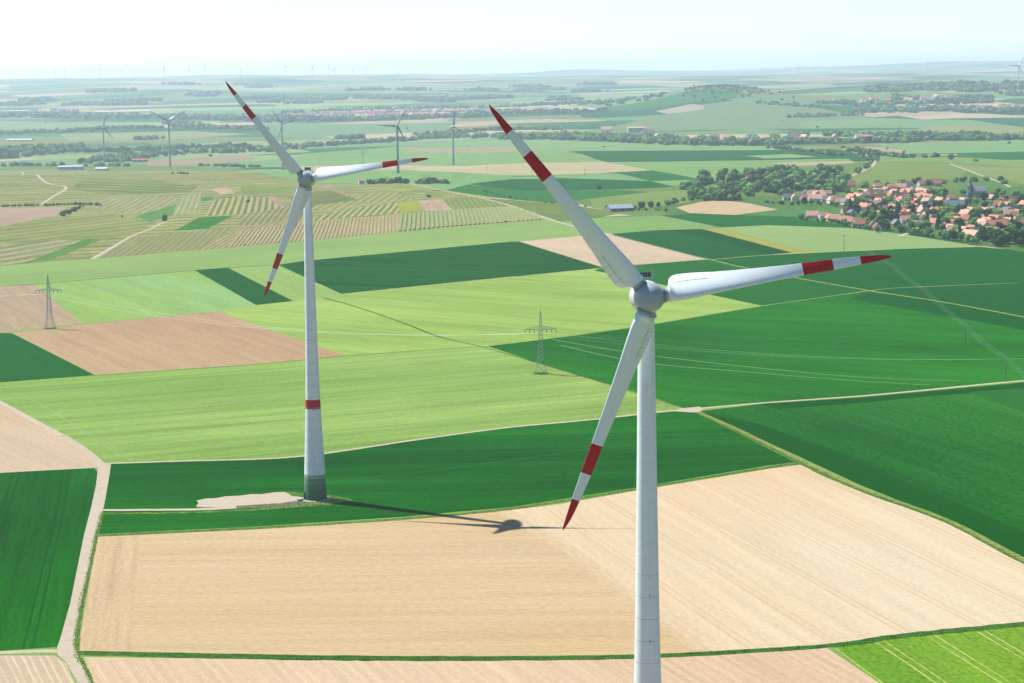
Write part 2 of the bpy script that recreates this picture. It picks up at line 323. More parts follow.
poly('green_field', 'dark green field at the left edge beside the track', [(-300, 490), (0, 472.7), (94, 468), (98.5, 473), (92, 508), (85, 535), (71, 604), (63, 630), (57, 647), (0, 651), (-600, 667)], (34, 112, 46), ((62, 500), (34, 640)), tram=18, tramcol=(24, 88, 38), tramw=.6, rows=.34, fine=.26, big=.3, alt=(54, 132, 58))
# vineyard patches
VY = [([(0, 228), (57, 216), (110, 214), (160, 221), (130, 233), (60, 238), (0, 244)], (170, 178, 116), ((0, 236), (120, 222)), dict(rows=.3, stripes=(26, (146, 158, 92), .4)), 'pale olive vineyard below the hedges'),
 ([(0, 246), (60, 240), (84, 240), (30, 262), (0, 265)], (160, 166, 112), ((0, 255), (60, 245)), dict(rows=.3, stripes=(24, (178, 176, 132), .35)), 'brownish olive vineyard in the lower left of the slope'),
 ([(84, 177), (150, 180), (200, 186), (190, 192), (110, 194), (70, 190)], (158, 172, 98), ((80, 184), (190, 188)), dict(rows=.35, stripes=(38, (128, 148, 82), .45)), 'olive vineyard with long curved rows right of the winding path'),
 ([(110, 196), (178, 196), (168, 214), (120, 213), (92, 207)], (188, 176, 130), ((120, 212), (150, 197)), dict(stripes=(9, (150, 168, 102), .5)), 'pale vineyard plot in the middle of the slope'),
 ([(136, 216), (170, 206), (196, 200), (176, 214), (150, 222)], (112, 162, 80), ((140, 219), (180, 203)), dict(rows=.3), 'thin green plot left of the lone tree'),
 ([(240, 186), (286, 184), (300, 190), (262, 194), (242, 193)], (150, 170, 88), ((242, 190), (290, 186)), dict(rows=.35), 'olive plot left of the rotor hub'),
 ([(224, 202), (250, 196), (262, 198), (244, 205)], (178, 150, 120), ((226, 203), (255, 197)), dict(rows=.2), 'brown plot left of the left tower'),
 ([(238, 215), (262, 208), (300, 207), (310, 213), (300, 221), (240, 226)], (182, 164, 116), ((250, 222), (262, 209)), dict(stripes=(6, (130, 152, 80), .5)), 'brownish green plot above the slanting rows'),
 ([(330, 196), (395, 192), (418, 200), (397, 203), (346, 209), (306, 210)], (184, 176, 120), ((330, 204), (345, 196)), dict(stripes=(9, (148, 164, 88), .5)), 'olive green vineyard right of the left tower'),
 ([(352, 187), (410, 186), (440, 192), (478, 198), (442, 199), (395, 192)], (176, 186, 112), ((360, 190), (440, 195)), dict(rows=.4, stripes=(30, (156, 170, 96), .45)), 'pale olive vineyard below the far turbines'),
 ([(0, 207.5), (67, 207), (57, 215), (0, 227)], (196, 170, 142), ((0, 215), (50, 212)), {}, 'brown bare field behind the hedge at left'),
 ([(174, 231), (200, 217), (235, 215), (207, 229)], (88, 146, 52), ((174, 231), (200, 217)), dict(rows=.3), 'bright green plot among the vineyards'),
 ([(24, 263), (47, 261), (103, 239), (88, 238)], (112, 158, 70), ((24, 263), (88, 238)), dict(rows=.3), 'narrow green plot left of the pale path'),
 ([(92, 259), (130, 238), (235, 227), (200, 250), (170, 252)], (176, 160, 122), ((104, 256), (132, 238)), dict(stripes=(6, (146, 162, 96), .6)), 'olive vineyard right of the pale path'),
 ([(200, 250), (240, 227), (300, 217), (256, 245)], (196, 170, 130), ((215, 248), (250, 228)), dict(stripes=(5, (140, 156, 88), .45)), 'brownish vineyard with diagonal rows'),
 ([(180, 196), (202, 192), (200, 212), (172, 216)], (164, 184, 116), ((176, 214), (184, 196)), dict(stripes=(6, (190, 180, 140), .35)), 'pale green vineyard left of the small plot'),
 ([(214, 200), (240, 196), (276, 198), (290, 207), (240, 214), (205, 216)], (200, 182, 128), ((215, 215), (222, 200)), dict(stripes=(7, (124, 150, 72), .5)), 'yellow olive vineyard with steep rows'),
 ([(211, 189), (226, 187), (235, 192.5), (221, 194.5)], (214, 184, 154), ((211, 189), (235, 192)), {}, 'small bare plot among the vineyards'),
 ([(201, 197.5), (211, 197), (214, 200), (202.5, 201.7)], (96, 150, 66), ((201, 197), (211, 197)), {}, 'tiny green plot among the vineyards'),
 ([(316, 186), (328, 187), (351, 195), (338, 195.5)], (180, 158, 132), ((316, 186), (338, 195)), {}, 'brown strip below the left rotor'),
 ([(266, 196), (274, 196), (289, 206), (279, 206.5)], (184, 158, 132), ((266, 196), (279, 206)), {}, 'short brown strip left of the left tower'),
 ([(288, 197), (330, 190), (358, 200), (300, 207)], (136, 148, 84), ((288, 197), (330, 190)), dict(rows=.3), 'dark olive plot behind the left tower'),
 ([(310, 219), (346, 209), (372, 206), (397, 203), (400, 213), (350, 217), (310, 222)], (204, 186, 138), ((332, 219), (345, 208)), dict(stripes=(7, (126, 156, 78), .55)), 'yellowish vineyard strip above the brown rows'),
 ([(397, 203), (418, 200.5), (423, 211), (400, 213)], (182, 192, 74), ((400, 213), (397, 203)), dict(), 'yellow plot among the vineyards'),
 ([(418, 200.5), (442, 199), (453, 210), (424, 211)], (206, 178, 148), ((424, 211), (418, 200)), dict(rows=.25), 'bare pinkish plot beside the yellow one'),
 ([(443, 199), (479, 198), (512, 206), (500, 206), (453, 210)], (166, 180, 106), ((455, 210), (448, 199)), dict(stripes=(6, (134, 156, 84), .5)), 'green vineyard left of the pale road'),
 ([(240, 232), (300, 222), (398, 214.5), (398, 232), (256, 245.3), (228, 247)], (210, 178, 140), ((296, 240), (305, 222)), dict(rows=.1), 'brown earth of the striped vineyard'),
 ([(398.5, 214.5), (452, 210), (512, 206), (540, 214.5), (545, 219.5), (512, 222.3), (398.5, 231.8)], (188, 172, 124), ((455, 226), (452, 210)), dict(rows=.1), 'light earth of the right striped vineyard'),
 ([(512, 200), (560, 203), (590, 208), (622, 213), (602, 217), (560, 221), (549, 218), (512, 205), (479, 197.5)], (134, 158, 84), ((480, 198), (600, 216)), dict(rows=.25, big=.2), 'olive vineyard right of the pale road'),
 ([(440, 187), (478, 193), (512, 199), (479, 197), (446, 190)], (176, 190, 90), ((440, 187), (500, 198)), {}, 'yellow green strip beside the pale road')]
for p, c, d, kw, lb in VY: poly('vineyard_plot', lb, p, c, d, **kw)
# --- middle distance right and centre
MF = [([(560, 199), (600, 190), (676, 186), (706, 180), (790, 167), (856, 162), (950, 160), (1024, 162), (1300, 166), (1300, 266), (1024, 252), (985, 246), (930, 236), (850, 226), (768, 213), (707, 213), (640, 216), (619, 214)], (128, 162, 84), 'green meadows around the village and wood'),
 ([(236, 169.5), (300, 169), (420, 171), (512, 172), (600, 173), (512, 176), (512, 183), (446, 190), (411, 184.5), (300, 181.5), (256, 172)], (150, 198, 128), 'long light green field behind the vineyards'),
 ([(512, 176.5), (600, 173), (700, 176), (676, 186), (600, 180), (512, 180)], (146, 192, 130), 'light green field right of the far turbines'),
 ([(468, 184), (512, 179), (560, 178), (650, 181), (675, 187), (600, 190), (512, 190)], (50, 118, 74), 'dark green field crossed by the upper blade'),
 ([(446, 190.3), (468, 184.5), (512, 190), (620, 190), (650, 192), (592, 198), (560, 203), (512, 199.5)], (84, 142, 92), 'blue green field crossed by the upper blade'),
 ([(612, 172), (650, 170), (706, 179.5), (650, 181)], (66, 130, 80), 'dark green triangle in the middle distance'),
 ([(290, 166.5), (401, 165), (512, 163.5), (607, 162.5), (700, 164), (790, 161), (720, 167), (650, 170.5), (600, 173), (420, 171), (300, 169)], (208, 196, 148), 'long tan strip behind the far turbines'),
 ([(300, 154), (401, 146.5), (512, 145), (560, 150), (607, 162), (512, 163.3), (401, 164.6), (290, 166.2)], (146, 190, 114), 'light green field behind the far turbines'),
 ([(401, 147), (512, 146), (556, 150), (512, 152), (412, 153)], (178, 170, 126), 'brownish strip behind the far turbines'),
 ([(401, 146), (512, 139.5), (640, 143), (768, 146.5), (830, 148), (768, 150), (570, 151), (512, 145)], (152, 196, 128), 'light green band in front of the tree line'),
 ([(570, 151), (768, 150), (830, 149), (875, 153), (848, 158), (768, 157), (744, 161), (607, 162.2)], (52, 118, 78), 'long dark green field before the tree line'),
 ([(744, 156), (790, 154), (820, 157), (768, 158)], (158, 200, 130), 'pale green tongue in the dark field'),
 ([(607, 162.5), (744, 160.5), (848, 158.5), (856, 163), (790, 167), (706, 180), (650, 170)], (150, 192, 118), 'light green field above the wood'),
 ([(770, 163), (850, 161), (856, 163), (790, 166)], (206, 186, 150), 'tan strip above the wood'),
 ([(842, 149), (870, 146.5), (905, 149), (900, 154), (860, 155)], (200, 178, 146), 'brown field beside the tree lined road'),
 ([(870, 144), (1024, 140), (1200, 140), (1200, 152), (1024, 152), (955, 153), (905, 154), (905, 149)], (150, 194, 132), 'light green field below the far trees'),
 ([(955, 153), (1024, 151.5), (1200, 151), (1200, 161), (1024, 160), (960, 158)], (72, 134, 94), 'dark green field at the right in the distance'),
 ([(880, 156), (955, 157), (1024, 161), (1200, 162), (1200, 172), (1024, 167), (960, 163), (880, 161)], (152, 186, 104), 'yellow green strip in the distance at right'),
 ([(845, 176), (870, 163), (905, 162), (950, 164), (968, 170), (960, 177), (900, 183), (850, 184)], (148, 172, 92), 'olive vineyard behind the village'),
 ([(950, 164), (1024, 168), (1200, 174), (1200, 196), (1024, 184), (995, 178), (968, 170)], (158, 180, 104), 'vineyard at the right behind the village'),
 ([(955, 184), (1000, 181), (1010, 186), (960, 190)], (104, 158, 88), 'green plot beside the church'),
 ([(650, 207), (676, 200), (722, 196), (850, 196), (1024, 186), (1300, 186), (1300, 264), (1024, 252), (985, 246), (930, 236), (850, 226), (768, 213), (707, 213), (672, 215)], (104, 148, 78), 'green ground of the village'),
 ([(676, 207.5), (700, 202), (722, 200), (750, 203.5), (778, 209.5), (735, 215), (690, 213)], (222, 194, 152), 'tan field below the wood'),
 ([(740, 215), (778, 210), (830, 208), (860, 213), (880, 222), (850, 222), (800, 217)], (100, 160, 84), 'green meadow left of the village'),
 ([(590, 199), (650, 192), (690, 190), (690, 202), (660, 206), (620, 212), (592, 208)], (150, 176, 96), 'rough meadow around the shed'),
 ([(0, 170), (-300, 170), (-300, 168), (0, 166), (200, 166.5), (256, 170), (236, 171)], (134, 160, 92), 'grassy rim of the vineyard plateau'),
 ]
for p, c, lb in MF: poly('far_field', lb, p, c, (p[0], p[1]), rows=.12, fine=.08, big=.14)
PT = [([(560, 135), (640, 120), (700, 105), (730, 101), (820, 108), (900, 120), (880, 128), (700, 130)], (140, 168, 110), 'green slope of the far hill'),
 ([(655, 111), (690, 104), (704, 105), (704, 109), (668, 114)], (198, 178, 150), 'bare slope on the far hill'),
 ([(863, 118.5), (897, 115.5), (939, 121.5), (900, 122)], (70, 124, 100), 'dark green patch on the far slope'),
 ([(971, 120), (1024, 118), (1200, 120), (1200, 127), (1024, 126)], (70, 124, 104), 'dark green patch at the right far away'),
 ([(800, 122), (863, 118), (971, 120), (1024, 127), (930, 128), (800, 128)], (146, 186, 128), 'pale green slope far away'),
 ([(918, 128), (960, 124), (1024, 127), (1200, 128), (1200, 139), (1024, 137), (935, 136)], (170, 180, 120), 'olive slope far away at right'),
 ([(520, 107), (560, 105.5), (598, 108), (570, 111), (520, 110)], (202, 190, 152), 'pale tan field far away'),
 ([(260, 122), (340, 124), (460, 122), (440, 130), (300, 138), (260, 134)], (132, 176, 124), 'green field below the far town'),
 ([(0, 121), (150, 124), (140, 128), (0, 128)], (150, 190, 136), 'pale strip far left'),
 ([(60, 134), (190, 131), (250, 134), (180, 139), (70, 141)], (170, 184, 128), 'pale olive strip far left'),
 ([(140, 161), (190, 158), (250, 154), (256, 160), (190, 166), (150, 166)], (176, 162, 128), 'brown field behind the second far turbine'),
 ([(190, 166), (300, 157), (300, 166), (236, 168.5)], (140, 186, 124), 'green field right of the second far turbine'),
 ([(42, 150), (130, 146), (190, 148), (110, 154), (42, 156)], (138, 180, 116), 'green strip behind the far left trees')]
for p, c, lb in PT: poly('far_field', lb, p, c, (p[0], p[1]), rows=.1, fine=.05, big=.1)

# --- verges and tracks
strip('grass_verge', 'dark grass verge under the tan field', ((76, 653), (300, 657.5), (450, 658.5), (640, 656.5), (826, 646), (900, 636), (1024, 624), (1180, 606)), lambda t: 3.9+.5*math.sin(t*9), verge_d, 'verge', .16, 14)
strip('grass_verge', 'thin bright grass verge above the tan field', ((97, 535.5), (256, 528), (400, 519), (512, 508.5), (640, 488.5), (768, 467.5), (803, 463)), 3.4, verge_m, 'verge', .2, 12)
strip('grass_verge', 'grass verge right of the track at left', ((102, 512), (96, 536), (88, 575), (80, 610), (76, 650)), 1.5, verge_m, 'verge', .3, 10)
strip('grass_verge', 'grass verge at the lower left corner', ((77, 655), (85, 668), (94, 690)), 1.2, verge_m, 'verge', .3, 8)
strip('grass_verge', 'grass verge beside the diagonal track', ((697, 412), (740, 432.5), (800, 463), (860, 490), (945, 521), (1024, 562), (1180, 644)), 2.6, verge_m, 'verge', .2, 10)
strip('farm_track', 'dry grassy diagonal track at right', ((694, 410), (740, 430.5), (800, 459.5), (860, 487.5), (945, 519), (1024, 559.5), (1180, 640)), 2.2, verge_y, 'track', .1, 10)
ZONES.append(('farm_track', 'pale gravel track running down the left side', 'track', track_m, np.array([tuple(at(*p).to_2d()) for p in [(98, 467), (111, 464), (109.5, 475), (106, 495), (104, 506), (101, 515), (95, 535), (88, 570), (80.5, 604), (75, 635), (74.5, 647), (80, 662), (91, 683), (102, 705), (88, 705), (78, 683), (66, 662), (58, 655), (57, 648), (60, 640), (64, 625), (70, 604), (84, 535), (91, 508), (96, 485)]])))
strip('farm_track', 'pale track leaving the frame at the lower left', ((-300, 665), (0, 652.5), (62, 651)), 2.6, track_m, 'track', .1)
strip('farm_track', 'pale track climbing to the upper left', ((-300, 235), (0, 402.3), (40, 422), (80, 447), (100, 463), (106, 467)), lambda t: 3.0+t*.8, track_m, 'track', .0, 10)
strip('farm_track', 'thin pale track along the dark field at left', ((-300, 489), (0, 472.2), (98, 467)), 2.2, track_m, 'track', .15)
strip('farm_track', 'long pale track curving across the middle', ((106, 463.5), (180, 461), (256, 459), (303, 456), (341, 451), (431, 437.5), (512, 427), (597, 419), (660, 411.5), (690, 410)), 2.3, track_m, 'track', .15, 10)
strip('farm_track', 'pale straight track at right', ((683, 410), (697, 408.5), (768, 402.5), (860, 396), (925, 390), (1024, 380.5), (1180, 368)), 2.6, track_m, 'track', .1, 8)
poly('farm_track', 'pale gravel junction between the tracks', [(672, 411), (680, 408.5), (700, 406.5), (703, 410), (697, 412.5), (685, 412)], track_m)
strip('grass_verge', 'grass verge beside the turbine access track', ((104, 513.5), (200, 512), (270, 508.5), (330, 503), (352, 500)), 2.5, verge_m, 'verge', .3, 10)
strip('farm_track', 'access track to the left turbine', ((100, 510), (160, 509.7), (220, 508.5), (290, 503)), 2.9, track_m, 'track', .15, 8)
poly('verge_patch', 'grassy patch at the foot of the left turbine', [(196, 508), (200, 500), (285, 491), (330, 495), (352, 499), (330, 505), (280, 508)], verge_m)
poly('gravel_pad', 'pale gravel crane pad beside the left turbine', [(196, 506.5), (198.5, 503), (196.5, 500.5), (206, 498.4), (215, 498.2), (226, 496.2), (240, 495.6), (252, 494), (262, 494.2), (274, 492.4), (285, 491.9), (289, 494), (292, 496), (300, 496.8), (306, 499), (302, 501), (299, 503.5), (288, 503), (280, 505.2), (270, 504.6), (262, 506.3), (250, 506.2), (241, 508), (230, 508.6)], track_m)
strip('farm_track', 'thin pale track across the upper left fields', ((-100, 343), (0, 333), (82, 324), (217.5, 310.7), (256, 305.5), (325, 298), (341, 294.2), (512, 277.2), (602, 268), (697, 260), (712, 259.6), (768, 255), (893, 249.3)), 2.4, field_mat('track_grassy', (190, 198, 150), 0, fine=.3), 'track', .15, 6)
strip('farm_track', 'thin pale track going right behind the blade', ((697, 257), (712, 260), (745, 267.7), (792, 277), (868, 290.3), (943, 302), (1024, 317), (1100, 333)), 2.4, field_mat('track_yellow', (176, 192, 118), 0, fine=.3), 'track', .15, 6)
strip('farm_track', 'thin field edge below the light fields', ((487, 346.2), (560, 337.2), (640, 326.2), (762, 306), (868, 291), (898, 287.8), (960, 285)), 1.8, field_mat('track_green', (150, 184, 110), 0, fine=.3), 'track', .15, 6)
strip('ditch', 'thin dark ditch through the light green field', ((323, 297.5), (360, 308), (406, 324), (440, 337), (481, 346.5), (530, 360.5), (580, 375.5), (640, 393.5), (676, 406)), 1.6, verge_d, 'ditch', .3, 8)
strip('field_edge', 'dark grassy line above the large light field', ((95, 375.4), (256, 364.2), (345, 355.9), (440, 349.3), (487, 346.3)), 1.5, verge_m, 'verge', .3, 8)
strip('farm_track', 'yellow verge along the ditch', ((530, 362), (580, 377), (640, 394.8), (674, 407.5)), 1.5, verge_y, 'track', .3, 6)
for k, a in enumerate((((25, 396), (60, 416), (100, 443), (132, 461)), ((75, 425.5), (100, 439), (134, 460)))):
    strip('wheel_marks', 'pale wheel marks slanting over the large light field', a, .8, field_mat('wheel_marks_soil', (178, 208, 134), 0), 'track', .3, 6)
strip('farm_track', 'pale winding path among the left vineyards', ((22, 172), (40, 178), (66, 187), (52, 197), (41, 204.5)), 3.4, track_m, 'track', .1)
strip('farm_track', 'pale path up to the lone vineyard tree', ((92, 259), (112, 247.5), (130, 237), (150, 229), (171, 220.5), (220, 216), (300, 213), (400, 199.5)), lambda t: 4.2*(1-.7*t), track_m, 'track', .1)
strip('farm_road', 'pale road running down past the vineyards', ((408, 183.6), (446, 191), (479, 197.5), (512, 206), (549, 219), (579, 227.5), (612, 234.5)), 4, track_m, 'road', .05)
strip('farm_road', 'pale road between tree rows towards the village', ((846, 189), (843, 180), (860, 172), (874, 164), (870, 157), (852, 150)), 5, track_m, 'road', .05)
strip('farm_road', 'pale lane behind the village', ((950, 164), (975, 173), (1000, 182), (1010, 187)), 4, track_m, 'road', .05)
strip('village_street', 'pale street through the village', ((850, 209), (900, 214), (960, 222), (1010, 232), (1060, 240)), 6, field_mat('street_asphalt', (170, 166, 160), 0), 'road', .05)
strip('village_street', 'grey street past the church', ((900, 236), (950, 218), (1000, 205), (1040, 198)), 5, bpy.data.materials['street_asphalt_soil'] if 'street_asphalt_soil' in bpy.data.materials else track_m, 'road', .05)

FARP = [(136, 178, 124), (92, 140, 92), (166, 198, 136), (60, 120, 80), (196, 176, 140), (134, 160, 104), (48, 108, 72), (214, 190, 156), (126, 170, 112), (150, 158, 100), (84, 134, 90), (170, 190, 130)]
far_mat = patch_mat('far_farmland', FARP, .0019, .3, 1.7, 3)
def build_ground():
    pts = []; edges = []
    def addp(p): pts.append(Vector((float(p[0]), float(p[1])))); return len(pts)-1
    for y in np.concatenate([np.arange(-1500, 1600, 500), np.geomspace(1650, 38000, 130)]):
        nx = 64 if y > 1600 else 16
        half = max(2500, y*.62)
        for k in range(nx+1):
            q = (k/nx*2-1); addp((half*math.copysign(abs(q)**1.25, q), y+(1e-3*k)))
    for z in ZONES:
        P = z[4]; ids = []
        for i in range(len(P)):
            a, b = P[i], P[(i+1) % len(P)]
            L = np.linalg.norm(b-a); far = max(a[1], b[1]) > 1640
            n = max(1, int(L/(60 if far else 1e9))+1) if far else 1
            for k in range(n): ids.append(addp(a+(b-a)*k/n))
        edges += [(ids[i], ids[(i+1) % len(ids)]) for i in range(len(ids))]
    vo, eo, fo, *_ = delaunay_2d_cdt(pts, edges, [], 0, 1e-3, False)
    V = np.array([(v.x, v.y) for v in vo]); Fc = np.array([tuple(f) for f in fo if len(f) == 3])
    a, b, c = V[Fc[:, 0]], V[Fc[:, 1]], V[Fc[:, 2]]
    ar = (b[:, 0]-a[:, 0])*(c[:, 1]-a[:, 1])-(b[:, 1]-a[:, 1])*(c[:, 0]-a[:, 0])
    Fc[ar < 0] = Fc[ar < 0][:, ::-1]
    C = (a+b+c)/3; own = np.full(len(Fc), -1)
    for zi, z in enumerate(ZONES):
        P = z[4]; lo, hi = P.min(0), P.max(0)
        idx = np.where((C[:, 0] >= lo[0]) & (C[:, 0] <= hi[0]) & (C[:, 1] >= lo[1]) & (C[:, 1] <= hi[1]))[0]
        if not len(idx): continue
        x, y = C[idx, 0], C[idx, 1]; ins = np.zeros(len(idx), bool)
        for i in range(len(P)):
            x1, y1 = P[i]; x2, y2 = P[(i+1) % len(P)]
            cr = (y1 > y) != (y2 > y)
            with np.errstate(divide='ignore', invalid='ignore'):
                ins ^= cr & (x < (x2-x1)*(y-y1)/(y2-y1)+x1)
        own[idx[ins]] = zi
    Z = H(V[:, 0], V[:, 1])
    def emit(name, idx, mat, label, cat):
        f = Fc[idx]; u, inv = np.unique(f, return_inverse=True); inv = inv.reshape(f.shape)
        me = bpy.data.meshes.new(name); me.from_pydata([(V[i, 0], V[i, 1], Z[i]) for i in u], [], inv.tolist()); me.materials.append(mat)
        me.polygons.foreach_set('use_smooth', [True]*len(me.polygons)); me.update()
        o = bpy.data.objects.new(name, me); COL.objects.link(o); tag(o, label, cat, kind='structure')
    emit('ground', np.where(own == -1)[0], far_mat, 'patchwork of hazy distant farmland and hills', 'ground')
    for zi, z in enumerate(ZONES):
        idx = np.where(own == zi)[0]
        if len(idx): emit(z[0], idx, z[3], z[1], z[2])
build_ground()

# ---------------------------------------------------------------- wind turbines
def paint_mat(name, rgb, rough=.38, dirt=.06, spec=.5):
    m = new_mat(name, rough=rough, spec=spec); nt = m.node_tree; L = nt.links
    tc = N(nt, 'ShaderNodeTexCoord'); n1 = noise(nt, tc.outputs['Object'], .6, 4, .6)
    mp = N(nt, 'ShaderNodeMapping'); mp.inputs['Scale'].default_value = (2.5, 2.5, .12); L.new(tc.outputs['Object'], mp.inputs['Vector'])
    n2 = noise(nt, mp.outputs[0], 1.0, 3, .6)
    k = mth(nt, 'ADD', 1-dirt, mth(nt, 'MULTIPLY', mth(nt, 'SUBTRACT', mth(nt, 'ADD', n1, n2), 1), dirt*2))
    mul = N(nt, 'ShaderNodeVectorMath', operation='SCALE'); mul.inputs[0].default_value = rgb; L.new(k, mul.inputs['Scale'])
    L.new(mul.outputs[0], nt.nodes['Principled BSDF'].inputs['Base Color']); return m
m_white = paint_mat('turbine_white_paint', (.46, .49, .49)); m_blade = paint_mat('blade_white_gelcoat', (.56, .62, .64), .3)
m_red = paint_mat('signal_red_paint', (.36, .002, .006), .5, .06, .15); m_conc = paint_mat('tower_concrete_grey', (.60, .65, .67), .6, .1, .3)
m_seam = paint_mat('tower_seam_grey', (.34, .38, .40), .7); m_joint = paint_mat('panel_joint_grey', (.13, .17, .18), .7); m_dark = paint_mat('dark_louvre', (.012, .012, .014), .6)
m_hub = paint_mat('hub_grey_paint', (.25, .30, .32), .4)
GRN = [(.03, .10, .045), (.045, .135, .06), (.07, .17, .08), (.11, .22, .11), (.20, .32, .20)]
m_grn = [paint_mat('tower_foot_green_paint', g, .6, .08, .3) for g in GRN]
m_cpad = paint_mat('foundation_concrete', (.30, .29, .27), .9, .2, .1)

def airfoil(n=36):
    out = []
    for k in range(n):
        t = 2*math.pi*k/n; xc = .5*(1-math.cos(t))              # 0 at the leading edge
        yt = 5*(.2969*math.sqrt(max(xc, 0))-.126*xc-.3516*xc**2+.2843*xc**3-.1036*xc**4)
        out.append((xc, yt if t < math.pi else -yt*.8))
    return out
AF = airfoil()
def blade_mesh(R, detail=True):
    st = [(.055, 2.25, 1., 38), (.075, 2.3, 1., 39), (.082, 2.9, .8, 40), (.088, 3.9, .5, 41), (.095, 4.7, .38, 42), (.108, 5.3, .33, 42), (.13, 5.55, .29, 41.5), (.16, 5.4, .27, 41), (.2, 5.05, .26, 39.5), (.28, 4.15, .24, 36.5), (.36, 3.5, .22, 32.5), (.45, 2.9, .205, 26), (.54, 2.4, .2, 19), (.63, 2.08, .19, 13), (.69, 1.92, .185, 10.5), (.755, 1.8, .18, 8.5), (.81, 1.62, .17, 7), (.868, 1.38, .165, 5.5), (.91, 1.16, .16, 4), (.95, .88, .16, 3), (.98, .55, .16, 2), (.995, .3, .16, 2), (1.0, .08, .2, 2)]
    if not detail: st = st[::2]+[st[-1]] if st[-1] not in st[::2] else st[::2]
    # refine between stations
    ss = []
    for i in range(len(st)-1):
        n = 3 if detail and i > 5 else 1
        for k in range(n): t = k/n; ss.append(tuple(st[i][j]+(st[i+1][j]-st[i][j])*t for j in range(4)))
    ss.append(st[-1])
    s = R/41; mb = MB(); n = len(AF)
    for (r, c, th, tw) in ss:
        tw = math.radians(tw); blend = min(1, max(0, (th-.36)/.6))
        ax = .3+.2*blend; yb = -.6*max(0, (r-.93)/.07)**2         # tip bends back
        for (xc, yt) in AF:
            a = (ax-xc)*c; t = yt*th*c
            if blend: # round root
                ang = math.atan2(yt, .5-xc); cr = c/2
                a = a*(1-blend)+cr*math.cos(ang)*blend; t = t*(1-blend)+cr*math.sin(ang)*blend
            X = a*math.cos(tw)+t*math.sin(-tw)*1; Y = -a*math.sin(tw)-t*math.cos(tw)
            mb.v.append((X*s, (Y-yb)*s, r*R))
    for i in range(len(ss)-1):
        rm = (ss[i][0]+ss[i+1][0])/2
        mi = 1 if (.63 < rm < .755 or rm > .868) else 0
        for k in range(n):
            mb.f.append((i*n+k, (i+1)*n+k, (i+1)*n+(k+1) % n, i*n+(k+1) % n)); mb.m.append(mi)
    mb.f.append(tuple(range(n))); mb.m.append(0); mb.f.append(tuple(range((len(ss)-1)*n, len(ss)*n))[::-1]); mb.m.append(0)
    return mb, ss
def surf_pt(ss, R, r, xc, side=1, lift=.02):
    """a point on the camera side of the blade surface"""
    for i in range(len(ss)-1):
        if ss[i][0] <= r <= ss[i+1][0]: t = (r-ss[i][0])/(ss[i+1][0]-ss[i][0]); c, th, tw = [ss[i][j]+(ss[i+1][j]-ss[i][j])*t for j in (1, 2, 3)]; break
    tw = math.radians(tw); yt = 5*(.2969*math.sqrt(xc)-.126*xc-.3516*xc**2+.2843*xc**3-.1036*xc**4)
    a = (.3-xc)*c; t = yt*th*c+lift
    return Vector((a*math.cos(tw)-t*math.sin(tw), -a*math.sin(tw)-t*math.cos(tw), r*R))
TP = [(0, 7.9), (6, 7.35), (12, 6.85), (20, 6.1), (27, 5.5), (35, 4.95), (44, 4.45), (54, 4.05), (62, 3.8), (70, 3.6), (78, 3.35), (86, 3.15), (95, 2.92), (105.2, 2.7)]
def tower_r(z):
    for (a, b), (c, d) in zip(TP, TP[1:]):
        if a <= z <= c: return (b+(d-b)*(z-a)/(c-a))/2
    return TP[-1][1]/2
BMATS = [m_blade, m_red]
